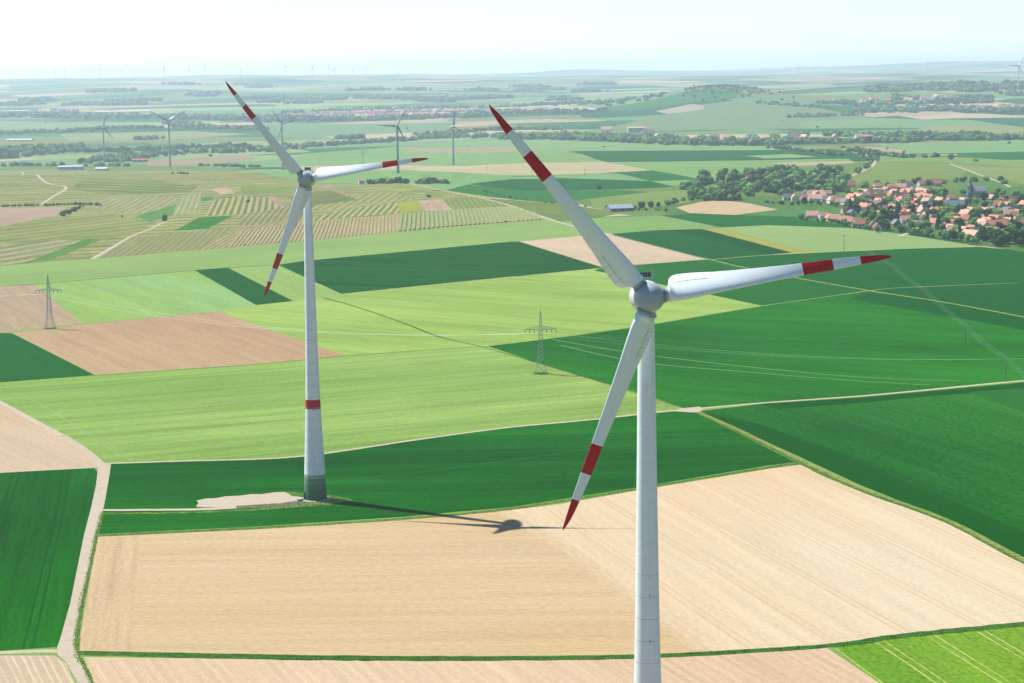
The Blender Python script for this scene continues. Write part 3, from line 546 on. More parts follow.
def hero_turbine(hub_px, dist_R, base_xy, yaw, angles, label, band):
    z0 = 0; R = 41 if band[0] < 30 else 41.7
    root = empty('wind_turbine', (base_xy[0], base_xy[1], z0)); tag(root, label, 'wind turbine', 'tall red banded wind turbines')
    mb = MB(); prof = []; mis = []
    band = tuple(band)
    zs = sorted(set([0, .02]+[1.9*i for i in range(1, 5)]+[8.9+3.83*i for i in range(0, 25)]+[band[0], band[1], 105.2]))
    zs = [z for z in zs if z <= 105.2]
    segs = []
    for a, b in zip(zs, zs[1:]):
        m_ = 0
        mid = (a+b)/2
        if mid < 8.9: m_ = 2+min(4, int(mid/1.8))
        if band[0] < mid < band[1]: m_ = 1
        n = 2
        for k in range(n): prof.append((tower_r(a+(b-a)*k/n), a+(b-a-.12)*k/n)); mis.append(m_)
        if b < 62 and abs(b-band[0]) > .3 and abs(b-band[1]) > .3 and b > 9:   # joint of the concrete rings
            prof.append((tower_r(b), b-.09)); mis.append(7)
    prof.append((tower_r(105.2), 105.2))
    mb.lathe(prof, 64, mis=mis)
    tower = mb.build('tower', [m_conc, m_red]+m_grn+[m_seam], root, True)
    for zz in (62, 83.5):
        q = MB(); q.lathe([(tower_r(zz), zz-.08), (tower_r(zz)+.015, zz-.06), (tower_r(zz)+.015, zz+.06), (tower_r(zz), zz+.08)], 48); q.build('flange', m_conc, tower, True)
    for zz in range(14, 62, 8): q = MB(); q.box((math.sin(.15)*tower_r(zz), -math.cos(.15)*tower_r(zz)-.01, zz+1.2), (.18, .1, .3)); q.build('vent_opening', m_joint, tower)
    q = MB(); q.box((-3.6, -1.55, 1.7), (.5, 1.0, 2.2), rz=.35); q.build('door', m_dark, tower)
    q = MB(); q.lathe([(0, .25), (4.9, .25), (5.3, .05), (5.3, -.3)], 48); q.build('foundation', m_cpad, root, False)
    q = MB(); q.box((-4.9, -2.6, .35), (2.2, 1.2, .7), rz=.5); q.build('entrance_step', m_cpad, root)
    hz_ = band[2]
    head = empty('nacelle_head', (0, 0, 0))  # temporary frame
    bpy.data.objects.remove(head)
    T = Matrix.Translation((0, 0, hz_)) @ Matrix.Rotation(yaw, 4, 'Z') @ Matrix.Rotation(math.radians(-4.5), 4, 'X')
    q = MB(); q.lathe([(2.46, -2.9), (2.62, -1.6), (2.72, 0), (2.66, 1.8), (2.4, 3.6), (1.95, 5.2), (1.3, 6.4), (.6, 7.1), (.02, 7.3)], 48, 'y')
    nac = q.build('nacelle', m_white, root, True); nac.matrix_local = T
    q = MB(); q.lathe([(1.6, 0), (1.75, .3), (1.45, 1.2), (1.42, 2.4)], 40, 'z', c=(0, 0, -3.6)); q.build('yaw_collar', m_hub, nac, True)
    # cooler with louvres on the roof
    q = MB(); q.box((0, 2.2, 3.15), (2.3, 2.0, .15)); q.box((0, 1.6, 3.62), (2.1, .5, .8), 1)
    for k in range(5): q.box((-.9+.45*k, 1.33, 3.65), (.06, .06, .9), 0)
    for k in range(2): q.bar((-1+2*k, 1.5, 2.4), (-1+2*k, 1.5, 3.2), .06)
    q.build('cooler', [m_hub, m_dark], nac)
    q = MB(); q.bar((1.5, 3.2, 2.3), (1.5, 3.2, 4.2), .05); q.bar((1.2, 3.2, 4.1), (1.8, 3.2, 4.1), .04); q.box((1.8, 3.2, 4.2), (.15, .15, .25)); q.box((1.2, 3.2, 4.25), (.25, .08, .25)); q.build('wind_sensor', m_hub, nac)
    q = MB(); q.lathe([(.0, .22), (.2, .2), (.25, 0)], 16, c=(-1.0, 3.4, 2.75)); q.build('warning_light', m_red, nac, True)
    # hub
    q = MB(); q.lathe([(2.44, -2.93), (2.5, -3.3), (2.53, -4.2), (2.47, -5.0), (2.25, -5.85), (1.85, -6.5), (1.3, -6.95), (.65, -7.2), (.01, -7.28)][::-1], 56, 'y')
    hub = q.build('hub', m_hub, root, True); hub.matrix_local = T
    for a in angles:
        al = math.radians(a)
        A = Matrix(((math.sin(al), 0, math.cos(al)), (0, 1, 0), (-math.cos(al), 0, math.sin(al)))).to_4x4()
        A.translation = Vector((0, -4.6, 0))
        mb, ss = blade_mesh(R); bl = mb.build('blade', BMATS, root, True); bl.matrix_local = T @ A
        q = MB(); q.lathe([(1.22, 1.75), (1.3, 1.8), (1.3, 2.55), (1.2, 2.62)], 40); q.build('blade_collar', m_joint, bl, True)
        q = MB(); q.lathe([(1.19, 2.62), (1.17, 3.1)], 40); q.build('root_seal', m_hub, bl, True)
        q = MB()
        chord = lambda r, x0, x1, n=8: [surf_pt(ss, R, r, x0+(x1-x0)*k/n) for k in range(n+1)]
        def line(P, w=.024):
            for u, v in zip(P, P[1:]): q.bar(u, v, w, 4)
        for r in (.13, .165, .2, .235): line(chord(r, .62, .97))
        line([surf_pt(ss, R, .1+.15*k/10, .62+.04*k/10) for k in range(11)])
        q.build('panel_seam', m_joint, bl)
        tp = surf_pt(ss, R, .998, .3, lift=0); q = MB(); q.lathe([(0.001, -.15), (.1, -.1), (.1, .08), (.001, .14)], 10, c=(tp.x, tp.y, tp.z+.05)); q.build('tip_receptor', new_mat('tip_bright_red', (.7, .03, .03, 1)), bl, True)
    return root
pL = at(315.5, 499)
dL = pL.y
# front turbine: twice as near; its foot lies below the frame
yN = dL*.4955; 
def axis_x(px, py, y): d = ray(px, py); return d.x/d.y*y
xN = axis_x(646.3, 330, yN)
hero_turbine(None, None, (pL.x, pL.y), math.radians(-3), [8.6, 128.7, 249.8], 'whole wind turbine at left with green shaded foot and red ring on its tower', (31.4, 34.6, 109.0))
hero_turbine(None, None, (xN, yN), math.radians(3), [8.4, 129.0, 248.7], 'large front wind turbine whose tower leaves the frame at the bottom', (21, 24.2, 105.9))

# mid distance turbines
m_pale = paint_mat('pale_turbine_white', (.5, .52, .53), .5)
m_far = paint_mat('far_turbine_grey', (.20, .24, .26), .5); m_farb = paint_mat('far_blade_grey', (.16, .19, .21), .5)
mbl, _ = blade_mesh(41, False); bl0 = mbl.build('blade', [m_farb, m_farb]); me_bl = bl0.data; bpy.data.objects.remove(bl0)
q = MB(); q.lathe([(2.3, 0), (1.9, 20), (1.5, 50), (1.15, 92)], 12); t0 = q.build('tower', m_far, None, True); me_tw = t0.data; bpy.data.objects.remove(t0)
q = MB(); q.lathe([(.05, -5.5), (1.2, -5), (1.9, -3.5), (2.1, 0), (1.7, 3), (.9, 5), (.05, 5.6)], 12, 'y'); t0 = q.build('nacelle', m_far, None, True); me_nc = t0.data; bpy.data.objects.remove(t0)
PALE = {}
def pale(me):
    if me.name not in PALE: m2 = me.copy(); m2.materials.clear(); m2.materials.append(m_pale); PALE[me.name] = m2
    return PALE[me.name]
def far_turbine(px, hy, by, rp, angles, label, group, yaw=0, fat=1.0):
    p = at(px, by); s = p.y/F
    hub = (by-hy)*s; R = rp*s
    r = empty('wind_turbine', p); tag(r, label, 'wind turbine', group)
    def inst(name, me, mat): me = pale(me) if fat > 1.2 else me; o = bpy.data.objects.new(name, me); COL.objects.link(o); o.parent = r; o.matrix_local = mat; return o
    inst('tower', me_tw, Matrix.Diagonal((fat, fat, hub/92, 1)))
    T = Matrix.Translation((0, 0, hub)) @ Matrix.Rotation(yaw, 4, 'Z')
    inst('nacelle', me_nc, T @ Matrix.Diagonal((fat, 1, fat, 1)))
    for a in angles:
        al = math.radians(a)
        A = Matrix(((math.sin(al), 0, math.cos(al)), (0, 1, 0), (-math.cos(al), 0, math.sin(al)))).to_4x4(); A.translation = Vector((0, -4, 0))
        inst('blade', me_bl, T @ A @ Matrix.Diagonal((R/41*fat, R/41*fat, R/41, 1)))
G2 = 'grey wind turbines in the valley'
far_turbine(104.5, 128, 162, 15.5, (75, 195, -50), 'thin grey turbine at far left, first of those in the valley', G2, .3)
far_turbine(170.3, 121, 167, 20, (29, 151, 270), 'grey turbine with its blades like a Y, above the white factory and trees', G2)
far_turbine(283, 124, 170, 18, (130, 10, 250), 'grey turbine directly behind the left rotor', G2, .5)
far_turbine(398, 126, 173, 19, (58, 178, -62), 'grey turbine behind the blade tip of the left rotor', G2)
far_turbine(453.5, 127, 165, 18, (85, 205, -35), 'grey turbine standing right of the left rotor, last of those in the valley', G2, .6)
far_turbine(1018, 66, 90, 11, (55, 175, -65), 'lone grey turbine on the ridge in the upper right corner', 'grey turbine on the ridge', 0, 1.3)
ords = ['first', 'second', 'third', 'fourth', 'fifth', 'sixth', 'seventh', 'eighth', 'ninth', 'tenth', 'eleventh', 'twelfth', 'thirteenth', 'fourteenth', 'fifteenth', 'sixteenth', 'seventeenth', 'eighteenth', 'nineteenth', 'twentieth']
def ordw(i):
    if i < 20: return ords[i]
    tens = ['', '', 'twenty', 'thirty', 'forty', 'fifty', 'sixty', 'seventy', 'eighty', 'ninety']; n = i+1
    if n >= 100: return 'hundred and '+ordw(n-101) if n > 100 else 'hundredth'
    return (tens[n//10]+'-'+ords[n % 10-1]) if n % 10 else tens[n//10][:-1]+'ieth'
hzt = [(56, 71, 80, 5), (65, 70, 80, 5), (89, 69, 80, 5), (93, 70, 80, 5), (101, 69, 80, 6), (122, 71, 79, 5), (135, 71, 79, 4), (152, 71, 79, 4), (165, 67, 81, 8), (189, 69, 79, 6), (206, 67, 79, 7), (241, 71, 79, 5), (286, 67, 78, 7), (313, 67, 79, 7), (329, 68, 78, 6), (335, 68, 79, 6), (354, 69, 78, 6), (366, 69, 78, 6), (398, 71, 77, 4), (799, 67, 77, 5), (815, 68, 77, 4), (927, 62, 73, 4), (972, 63, 72, 4)]
for i, (px, hy, by, rp) in enumerate(hzt):
    a0 = rnd.uniform(0, 120)
    far_turbine(px, hy, by, rp, (a0, a0+120, a0+240), 'tiny pale turbine on the horizon, %s from the left of its row' % ordw(i), 'pale turbines along the horizon', rnd.uniform(-.7, .7), 1.25)

# ---------------------------------------------------------------- pylons, poles and cables
m_steel = paint_mat('galvanised_steel', (.20, .25, .24), .6, .1, .4); m_wood = paint_mat('weathered_pole_wood', (.16, .15, .14), .9, .15, .1)
m_cable = paint_mat('aluminium_cable', (.30, .33, .32), .5, .05, .5); m_glass = paint_mat('insulator_brown', (.06, .05, .05), .3, .05, .5)
def pylon(px, py, h, rz, label, s=1.0):
    p = at(px, py); r = empty('power_pylon', p, rz); tag(r, label, 'pylon', 'lattice power pylons')
    hw = lambda z: (2.6*(1-z/(h*.25))+1.25*(z/(h*.25)) if z < h*.25 else max(.18, 1.25-.6*(z-h*.25)/(h*.5)) if z < h*.78 else max(.1, .62*(1-(z-h*.78)/(h*.24))))
    q = MB(); zs = [0, h*.13, h*.25]+[h*.25+h*.53*k/8 for k in range(1, 9)]+[h*.78+h*.22*k/4 for k in range(1, 5)]
    rb = .085
    for a, b in zip(zs, zs[1:]):
        ca, cb = hw(a), hw(b)
        for i, (sx, sy) in enumerate(((-1, -1), (1, -1), (1, 1), (-1, 1))):
            tx, ty = ((-1, -1), (1, -1), (1, 1), (-1, 1))[(i+1) % 4]
            q.bar((sx*ca, sy*ca, a), (sx*cb, sy*cb, b), rb*1.3)
            q.bar((sx*ca, sy*ca, a), (tx*cb, ty*cb, b), rb*.7); q.bar((tx*ca, ty*ca, a), (sx*cb, sy*cb, b), rb*.7)
    q.build('lattice_mast', m_steel, r)
    za = h*.70
    for sx in (-1, 1):
        q = MB()
        for sy in (-1, 1):
            q.bar((sx*.4, sy*.4, za), (sx*7.6, 0, za+.2), .11); q.bar((sx*.4, sy*.4, za+1.9), (sx*7.6, 0, za+.3), .1)
            for k in range(1, 6):
                x = .4+k*1.2; q.bar((sx*x, sy*.4*(1-k/6), za), (sx*(x+.6), sy*.35*(1-k/6), za+1.9*(1-(k+.5)/6.2)), .06); q.bar((sx*(x), sy*.4*(1-k/6), za), (sx*(x), sy*.35*(1-k/6), za+1.9*(1-k/6.2)), .06)
        arm = q.build('crossarm', m_steel, r)
        for k in (3.0, 5.3, 7.5):
            q = MB(); q.bar((sx*k, 0, za), (sx*k, 0, za-1.6), .14, 6); q.build('insulator', m_glass, arm)
    q = MB()
    for sx in (-1, 1):
        for sy in (-1, 1): q.box((sx*2.6, sy*2.6, .15), (.9, .9, .5))
    q.build('footing', m_cpad, r)
    return r, [Vector((sx*k, 0, za-1.6)) for sx in (-1, 1) for k in (3.0, 5.3, 7.5)], Vector((0, 0, h))
pA = at(50, 328.5); pB = at(541, 373.5)
az = math.atan2(pB.y-pA.y, pB.x-pA.x)+math.pi/2
rA = pylon(50, 328.5, 31.5, az-.95, 'lattice power pylon at the far left on the edge of the brown field')
rB = pylon(541, 373.5, 30.5, az-.95, 'lattice power pylon in the middle of the light green field')
q = MB(); q.lathe([(0, .05), (4, .03), (4.6, -.2)], 16); tag(q.build('grass_patch', verge_d, None, False, at(50, 328.5)), kind='structure', label='green tuft around the left pylon foot', cat='grass')
q = MB(); q.lathe([(0, .05), (4, .03), (4.6, -.2)], 16); tag(q.build('grass_patch', verge_d, None, False, at(541, 373.5)), kind='structure', label='green tuft around the middle pylon foot', cat='grass')
def wp(r, v, rz): return r.location + Matrix.Rotation(rz, 3, 'Z') @ v
def cable(a, b, sag, rad, label, group, n=40):
    q = MB(); P = []
    for k in range(n+1):
        t = k/n; v = a.lerp(b, t); v.z -= 4*sag*t*(1-t); P.append(v)
    for u, v in zip(P, P[1:]): q.bar(u, v, rad, 4)
    o = q.build('power_cable', m_cable); tag(o, label, 'cable', group)
rzP = az-.95; dirv = (pB-pA)
nmC = at(1240, 391)
nmZ = at(-420, 300)
def chain(P, rots, lab):
    pass
for i in range(6):
    a = wp(rA[0], rA[1][i], rzP); b = wp(rB[0], rB[1][i], rzP)
    cable(a, b, 9, .015, 'high voltage cable between the two lattice pylons, %s of six from the left' % ordw(i), 'cables between the pylons')
    c = Vector((nmC.x, nmC.y, 0)) + Matrix.Rotation(rzP, 3, 'Z') @ rB[1][i]
    cable(b, c, 9, .015, 'thin high voltage cable running right from the middle pylon, %s of six' % ordw(i), 'cables right of the middle pylon')
    d = Vector((nmZ.x, nmZ.y, 0)) + Matrix.Rotation(rzP, 3, 'Z') @ rA[1][i]
    cable(d, a, 9, .015, 'thin high voltage cable leaving left from the left pylon, %s of six' % ordw(i), 'cables left of the left pylon')
PP = [((844, 252), 235), ((891.5, 282), 265), ((925, 308), 290), ((965, 346), 325), ((1005.5, 381.5), 358), ((1062, 432), 404)]
pl = []
for i, (b, ty) in enumerate(PP):
    p = at(*b); h = (b[1]-ty)*p.y/F; q2 = PP[i+1][0] if i < 5 else PP[i-1][0]; d = (at(*q2)-p); rz = math.atan2(d.y, d.x)+math.pi/2
    if i == 5: rz += math.pi
    r = empty('utility_pole', p, rz); tag(r, 'slim wooden line pole in the right fields, %s counting from the village' % ordw(i), 'pole', 'line poles across the right fields')
    q = MB(); q.bar((0, 0, 0), (0, 0, h), .24, 8, .16); q.build('post', m_wood, r)
    q = MB(); q.box((0, 0, h-.4), (3.2, .18, .2)); q.build('crossarm', m_wood, r)
    for k in (-1.4, 0, 1.4):
        q = MB(); q.bar((k, 0, h-.3), (k, 0, h+.15), .1, 6); q.build('insulator', m_glass, r)
    pl.append([p+Matrix.Rotation(rz, 3, 'Z') @ Vector((k, 0, h+.15)) for k in (-1.4, 0, 1.4)])
for i in range(5):
    for k in range(3): cable(pl[i][k], pl[i+1][k], 1.2, .018, 'thin wire of the right pole line, %s span from the village, %s wire' % (ordw(i), ordw(k)), 'wires of the pole line', 12)
for i, (x, y0, y1) in enumerate([(532, 169, 176.5), (585, 169, 176.5), (640, 172, 179.5), (487, 167, 173), (322, 154, 160)]):
    p = at(x, y1); h = (y1-y0)*p.y/F; r = empty('utility_pole', p); tag(r, 'faint line pole in the distant fields, %s from the left' % ordw([3, 4, 5, 2, 1].index([3, 4, 5, 2, 1][i]) if 0 else [2, 3, 4, 1, 0][i]), 'pole', 'faint poles in the distant fields')
    q = MB(); q.bar((0, 0, 0), (0, 0, h), .3, 6, .2); q.build('post', m_wood, r); q = MB(); q.box((0, 0, h-.6), (3.6, .3, .3)); q.build('crossarm', m_wood, r)
pylon(363, 166, 33, .4, 'grey lattice pylon behind the tip of the left rotor')

# ---------------------------------------------------------------- trees
def leaf_mat(name, c, c2, g=1.0):
    m = new_mat(name, rough=.9, spec=.0); nt = m.node_tree; L = nt.links
    oi = N(nt, 'ShaderNodeObjectInfo'); gm = N(nt, 'ShaderNodeNewGeometry')
    rp = N(nt, 'ShaderNodeMath', operation='FRACT'); L.new(mth(nt, 'ADD', mth(nt, 'MULTIPLY', gm.outputs['Random Per Island'], .35), mth(nt, 'MULTIPLY', oi.outputs['Random'], .65)), rp.inputs[0])
    L.new(mix(nt, rp.outputs[0], c+(1,), c2+(1,)), nt.nodes['Principled BSDF'].inputs['Base Color'])
    return m
lm = [leaf_mat('leaf_dark_green', (.02, .06, .014), (.042, .10, .022)), leaf_mat('leaf_mid_green', (.055, .135, .028), (.10, .20, .045)), leaf_mat('leaf_light_green', (.10, .20, .04), (.17, .27, .06)), leaf_mat('leaf_blue_green', (.010, .032, .016), (.022, .058, .026))]
m_bark = paint_mat('tree_bark', (.09, .07, .05), .95, .2, .1)
def crown_data(rr, h, w, nleaf, leaf, conif=False, lobes=7):
    """leaf faces through a lobed volume"""
    vs, fs = [], []
    lob = []
    if conif:
        for k in range(6): z = h*(.15+.8*k/6); lob.append((0, 0, z, w*.5*(1-k/6.4)+.3, h*.12))
    else:
        for k in range(lobes):
            a = rr.uniform(0, 6.28); d = rr.uniform(.1, .34)*w; z = h*rr.uniform(.28, .74)
            s = w*rr.uniform(.2, .32); lob.append((math.cos(a)*d, math.sin(a)*d, z, s, s*rr.uniform(.75, 1.05)))
        lob.append((0, 0, h*.5, w*.38, h*.38))
    for k in range(nleaf):
        cx, cy, cz, s, sz = rr.choice(lob)
        u = Vector((rr.gauss(0, 1), rr.gauss(0, 1), rr.gauss(0, 1))).normalized(); rad = rr.uniform(.72, 1.08)
        c = Vector((cx+u.x*s*rad, cy+u.y*s*rad, cz+u.z*sz*rad))
        n = (u+Vector((rr.uniform(-.5, .5), rr.uniform(-.5, .5), rr.uniform(-.2, .6)))).normalized()
        t = n.orthogonal().normalized(); b = n.cross(t); a = rr.uniform(0, 3); t, b = t*math.cos(a)+b*math.sin(a), b*math.cos(a)-t*math.sin(a)
        L = leaf*rr.uniform(.6, 1.35); i = len(vs)
        vs += [c-t*L*.5-b*L*.4, c+t*L*.5-b*L*.35, c+t*L*.45+b*L*.4+n*L*.15, c-t*L*.4+b*L*.45]
        fs.append((i, i+1, i+2, i+3))
    for (cx, cy, cz, s, sz) in lob:       # inner leaf mass
        i = len(vs); nn = 6
        vs.append(Vector((cx, cy, cz-sz*.8)))
        for zz, rrd in ((-.45, .7), (.1, .84), (.55, .6)):
            for k in range(nn):
                a = 6.283*k/nn+zz; q_ = rr.uniform(.85, 1.1); vs.append(Vector((cx+math.cos(a)*s*rrd*q_, cy+math.sin(a)*s*rrd*q_, cz+sz*zz)))
        vs.append(Vector((cx, cy, cz+sz*.86)))
        for k in range(nn):
            k2 = (k+1) % nn; fs.append((i, i+1+k2, i+1+k))
            for l in range(2): a0 = i+1+l*nn; fs.append((a0+k, a0+k2, a0+nn+k2, a0+nn+k))
            fs.append((i+1+2*nn+k, i+1+2*nn+k2, i+1+3*nn))
    return vs, fs
def tree_proto(kind, h, w, conif=False, lobes=7, nleaf=420, leaf=1.0):
    rr = random.Random(int(h*10)+kind*7+lobes)
    vs, fs = crown_data(rr, h, w, nleaf, leaf, conif, lobes); q = MB(); q.add(vs, fs); cr = q.build('crown', lm[kind]); me_c = cr.data; bpy.data.objects.remove(cr)
    q = MB(); q.bar((0, 0, -.3), (0, 0, h*.35), h*.028, 7, h*.02)
    q.bar((0, 0, h*.33), (.1, .05, h*.7), h*.02, 6, h*.008)
    for k in range(4 if not conif else 0):
        a = k*1.6+.3; q.bar((0, 0, h*(.26+.04*k)), (math.cos(a)*w*.28, math.sin(a)*w*.28, h*(.5+.03*k)), h*.012, 5, h*.005)
    tr = q.build('trunk', m_bark); me_t = tr.data; bpy.data.objects.remove(tr)
    return me_c, me_t, h, kind, conif
PROT = [tree_proto(0, 13, 11), tree_proto(0, 11, 12, lobes=9), tree_proto(1, 12, 11), tree_proto(1, 9, 9, lobes=6), tree_proto(2, 10, 10), tree_proto(1, 14, 12, lobes=10), tree_proto(0, 15, 6, True), tree_proto(3, 12, 9), tree_proto(2, 8, 8, lobes=5)]
BUSH = [tree_proto(0, 4, 6, lobes=5, nleaf=240, leaf=.7), tree_proto(1, 3.2, 5, lobes=5, nleaf=240, leaf=.7)]
TREES = []     # (zone, proto, point, height scale, px)
def plant(zone, P, p, s): TREES.append((zone, P, Vector(p), s))
def in_poly(x, y, P):
    c = False
    for i in range(len(P)):
        (x1, y1), (x2, y2) = P[i], P[(i+1) % len(P)]
        if (y1 > y) != (y2 > y) and x < (x2-x1)*(y-y1)/(y2-y1)+x1: c = not c
    return c
def scatter(polyg, n, mind, rr, taken, off=None):
    out = []; xs = [p[0] for p in polyg]; ys = [p[1] for p in polyg]; tries = 0
    while len(out) < n and tries < n*60:
        tries += 1; x = rr.uniform(min(xs), max(xs)); y = rr.uniform(min(ys), max(ys))
        if not in_poly(x, y, polyg): continue
        p = at(x, y)
        if any((p-t[0]).length < max(mind, t[1]) if False else (p.xy-t[0].xy).length < mind+t[1] for t in taken): continue
        taken.append((p, 0)); out.append(p)
    return out
def line_pts(pts, n, rr, jit=2.0):
    W_ = [at(*p) for p in pts]; L = [0]
    for a, b in zip(W_, W_[1:]): L.append(L[-1]+(b-a).length)
    out = []
    for k in range(n):
        t = (k+.5+rr.uniform(-.3, .3))/n*L[-1]
        for i in range(len(W_)-1):
            if L[i] <= t <= L[i+1]:
                p = W_[i].lerp(W_[i+1], (t-L[i])/(L[i+1]-L[i])); p.x += rr.uniform(-jit, jit); p.y += rr.uniform(-jit, jit); p.z = hz(p.x, p.y); out.append(p); break
    return out

# ---------------------------------------------------------------- houses
def tile_mat(name, c):
    m = new_mat(name, rough=.85, spec=.15); nt = m.node_tree; tc = N(nt, 'ShaderNodeTexCoord'); oi = N(nt, 'ShaderNodeObjectInfo')
    n1 = noise(nt, tc.outputs['Object'], .9, 3, .6)
    k = mth(nt, 'ADD', mth(nt, 'MULTIPLY', oi.outputs['Random'], .35), mth(nt, 'ADD', .55, mth(nt, 'MULTIPLY', n1, .5)))
    mul = N(nt, 'ShaderNodeVectorMath', operation='SCALE'); mul.inputs[0].default_value = c; nt.links.new(k, mul.inputs['Scale']); nt.links.new(mul.outputs[0], nt.nodes['Principled BSDF'].inputs['Base Color']); return m
ROOF = [('orange', tile_mat('roof_orange_tile', (.38, .165, .11))), ('pale pink', tile_mat('roof_pink_tile', (.44, .25, .18))), ('red brown', tile_mat('roof_redbrown_tile', (.21, .075, .05))), ('grey', tile_mat('roof_grey_slate', (.12, .125, .135))), ('bright red', tile_mat('roof_red_tile', (.30, .07, .05)))]
WALL = [('white', tile_mat('wall_white_render', (.52, .51, .48))), ('cream', tile_mat('wall_cream_render', (.38, .34, .27))), ('stone', tile_mat('wall_stone', (.20, .165, .125)))]
m_win = new_mat('window_glass_dark', (.03, .04, .05, 1), .15, .5); m_door = new_mat('door_brown', (.10, .05, .03, 1), .6)
HM = {}
def house_meshes(L, Wd, e, rh, hip=0):
    key = (L, Wd, e, rh, hip)
    if key in HM: return HM[key]
    a, b = L/2, Wd/2; q = MB()
    q.add([(-a, -b, -.5), (a, -b, -.5), (a, b, -.5), (-a, b, -.5), (-a, -b, e), (a, -b, e), (a, b, e), (-a, b, e), (-a, 0, e+rh-.05), (a, 0, e+rh-.05)],
          [(0, 1, 5, 4), (2, 3, 7, 6), (1, 2, 6, 9, 5), (3, 0, 4, 8, 7), (3, 2, 1, 0)])
    w = q.build('wall', WALL[0][1]); mw = w.data; bpy.data.objects.remove(w)
    o = .45; d = .18; q = MB(); sl = rh/b; ze = e-o*sl*.8; A = a+.4
    rp = A-hip*Wd*.4
    q.add([(-A, -b-o, ze+d), (A, -b-o, ze+d), (rp, 0, e+rh+d), (-rp, 0, e+rh+d), (-A, b+o, ze+d), (A, b+o, ze+d),
           (-A, -b-o, ze), (A, -b-o, ze), (rp, 0, e+rh), (-rp, 0, e+rh), (-A, b+o, ze), (A, b+o, ze)],
          [(0, 1, 2, 3), (5, 4, 3, 2), (7, 6, 9, 8), (10, 11, 8, 9), (6, 7, 1, 0), (11, 10, 4, 5), (1, 7, 8, 2), (2, 8, 11, 5), (4, 10, 9, 3), (3, 9, 6, 0)])
    if hip: q.add([(-A, -b-o, ze+d+.01), (-A, b+o, ze+d+.01), (-rp, 0, e+rh+d), (A, -b-o, ze+d+.01), (A, b+o, ze+d+.01), (rp, 0, e+rh+d)], [(1, 0, 2), (3, 4, 5)])
    r = q.build('roof', ROOF[0][1]); mr = r.data; bpy.data.objects.remove(r)
    q = MB(); q.box((a*.4, b*.25, e+rh+.35), (.7, .7, 1.9)); c = q.build('chimney', WALL[2][1]); mc = c.data; bpy.data.objects.remove(c)
    q = MB(); q.box((0, 0, 0), (1.15, .1, 1.4)); c = q.build('window', m_win); mwi = c.data; bpy.data.objects.remove(c)
    q = MB(); q.box((0, 0, 0), (1.1, .1, 2.1)); c = q.build('door', m_door); md = c.data; bpy.data.objects.remove(c)
    HM[key] = (mw, mr, mc, mwi, md); return HM[key]
PROTO_H = {}
def house_proto(shape, ri, wi, simple):
    k = (shape, ri, wi, simple)
    if k in PROTO_H: return PROTO_H[k]
    L, Wd, e, rh, hip = shape; mw, mr, mc, mwi, md = house_meshes(*shape)
    r = empty('house', (0, 0, 0)); kids = []
    def ob(n, me, par, mat, loc=None, rz=0):
        key = me.name+mat.name
        me2 = HC.get(key)
        if me2 is None: me2 = me.copy(); me2.materials.clear(); me2.materials.append(mat); HC[key] = me2
        o = bpy.data.objects.new(n, me2); COL.objects.link(o); o.parent = par
        if loc: o.location = loc; o.rotation_euler = (0, 0, rz)
        return o
    w = ob('wall', mw, r, WALL[wi][1]); rf = ob('roof', mr, r, ROOF[ri][1]); ob('chimney', mc, rf, WALL[2][1])
    if not simple:
        for x in (-L*.3, L*.12, L*.36): ob('window', mwi, r, m_win, (x, -Wd/2, e*.6))
        ob('door', md, r, m_door, (-L*.08, -Wd/2, 1.05))
        for y in (-Wd*.2, Wd*.2): ob('window', mwi, r, m_win, (L/2, y, e*.6), math.pi/2); ob('window', mwi, r, m_win, (-L/2, y, e*.6), math.pi/2)
        ob('window', mwi, r, m_win, (-L/2, 0, e+rh*.35), math.pi/2); ob('window', mwi, r, m_win, (L/2, 0, e+rh*.35), math.pi/2)
    PROTO_H[k] = r; return r
HC = {}
SH = [(11, 8.5, 3.6, 4.6, 0), (14, 9, 3.8, 4.8, 0), (9, 7.5, 4.8, 3.8, 0), (19, 9.5, 3.4, 5.0, 0), (11, 9, 4.2, 3.8, 1)]
HOUSES = []    # (zone, shape, roof, wall, point, rz)
taken = []
rv = random.Random(5)
VILL = [(846, 215), (846, 196), (880, 192), (930, 193), (960, 196), (1000, 202), (1045, 205), (1045, 244), (1000, 238), (965, 239), (930, 233), (890, 226), (872, 221)]
church_p = at(968, 212); church2_p = at(970, 197.5)
taken += [(church_p, 22), (church2_p, 26)]
axisv = math.atan2((at(1040, 232)-at(860, 212)).y, (at(1040, 232)-at(860, 212)).x)
def zone_of(px, py, base):
    if base == 'v':
        row = 'in the front rows' if py > 228 else 'in the middle rows' if py > 212 else 'in the back rows'
        side = 'left of the church' if px < 962 else 'right of the church'
        return row+' '+side
    return base
for p in scatter(VILL, 165, 9.0, rv, taken):
    px, py = proj(p); s = rv.choices(range(5), [4, 3, 3, 2, 2])[0]
    ri = rv.choices(range(5), [5, 6, 1.6, 1.5 if py < 228 else 4, .8])[0]; wi = rv.choices(range(3), [4, 3, 1])[0]
    HOUSES.append((zone_of(px, py, 'v'), s, ri, wi, p, axisv+rv.choice((0, math.pi/2, 0))+rv.uniform(-.25, .25)))
def row_houses(zone, pts, n, cols, shapes=(0, 1, 2), jit=3, simple=False, scale=1):
    for p in line_pts(pts, n, rv, jit):
        HOUSES.append((zone, rv.choice(shapes), rv.choice(cols), rv.choice((0, 0, 1)), p, rv.uniform(-.4, .4)+rv.choice((0, 0, 1.57))))
        taken.append((p, 8))
row_houses('in the short row nearest the camera', [(810, 218), (835, 221.5), (858, 226), (880, 231)], 10, (0, 1, 2), jit=2)
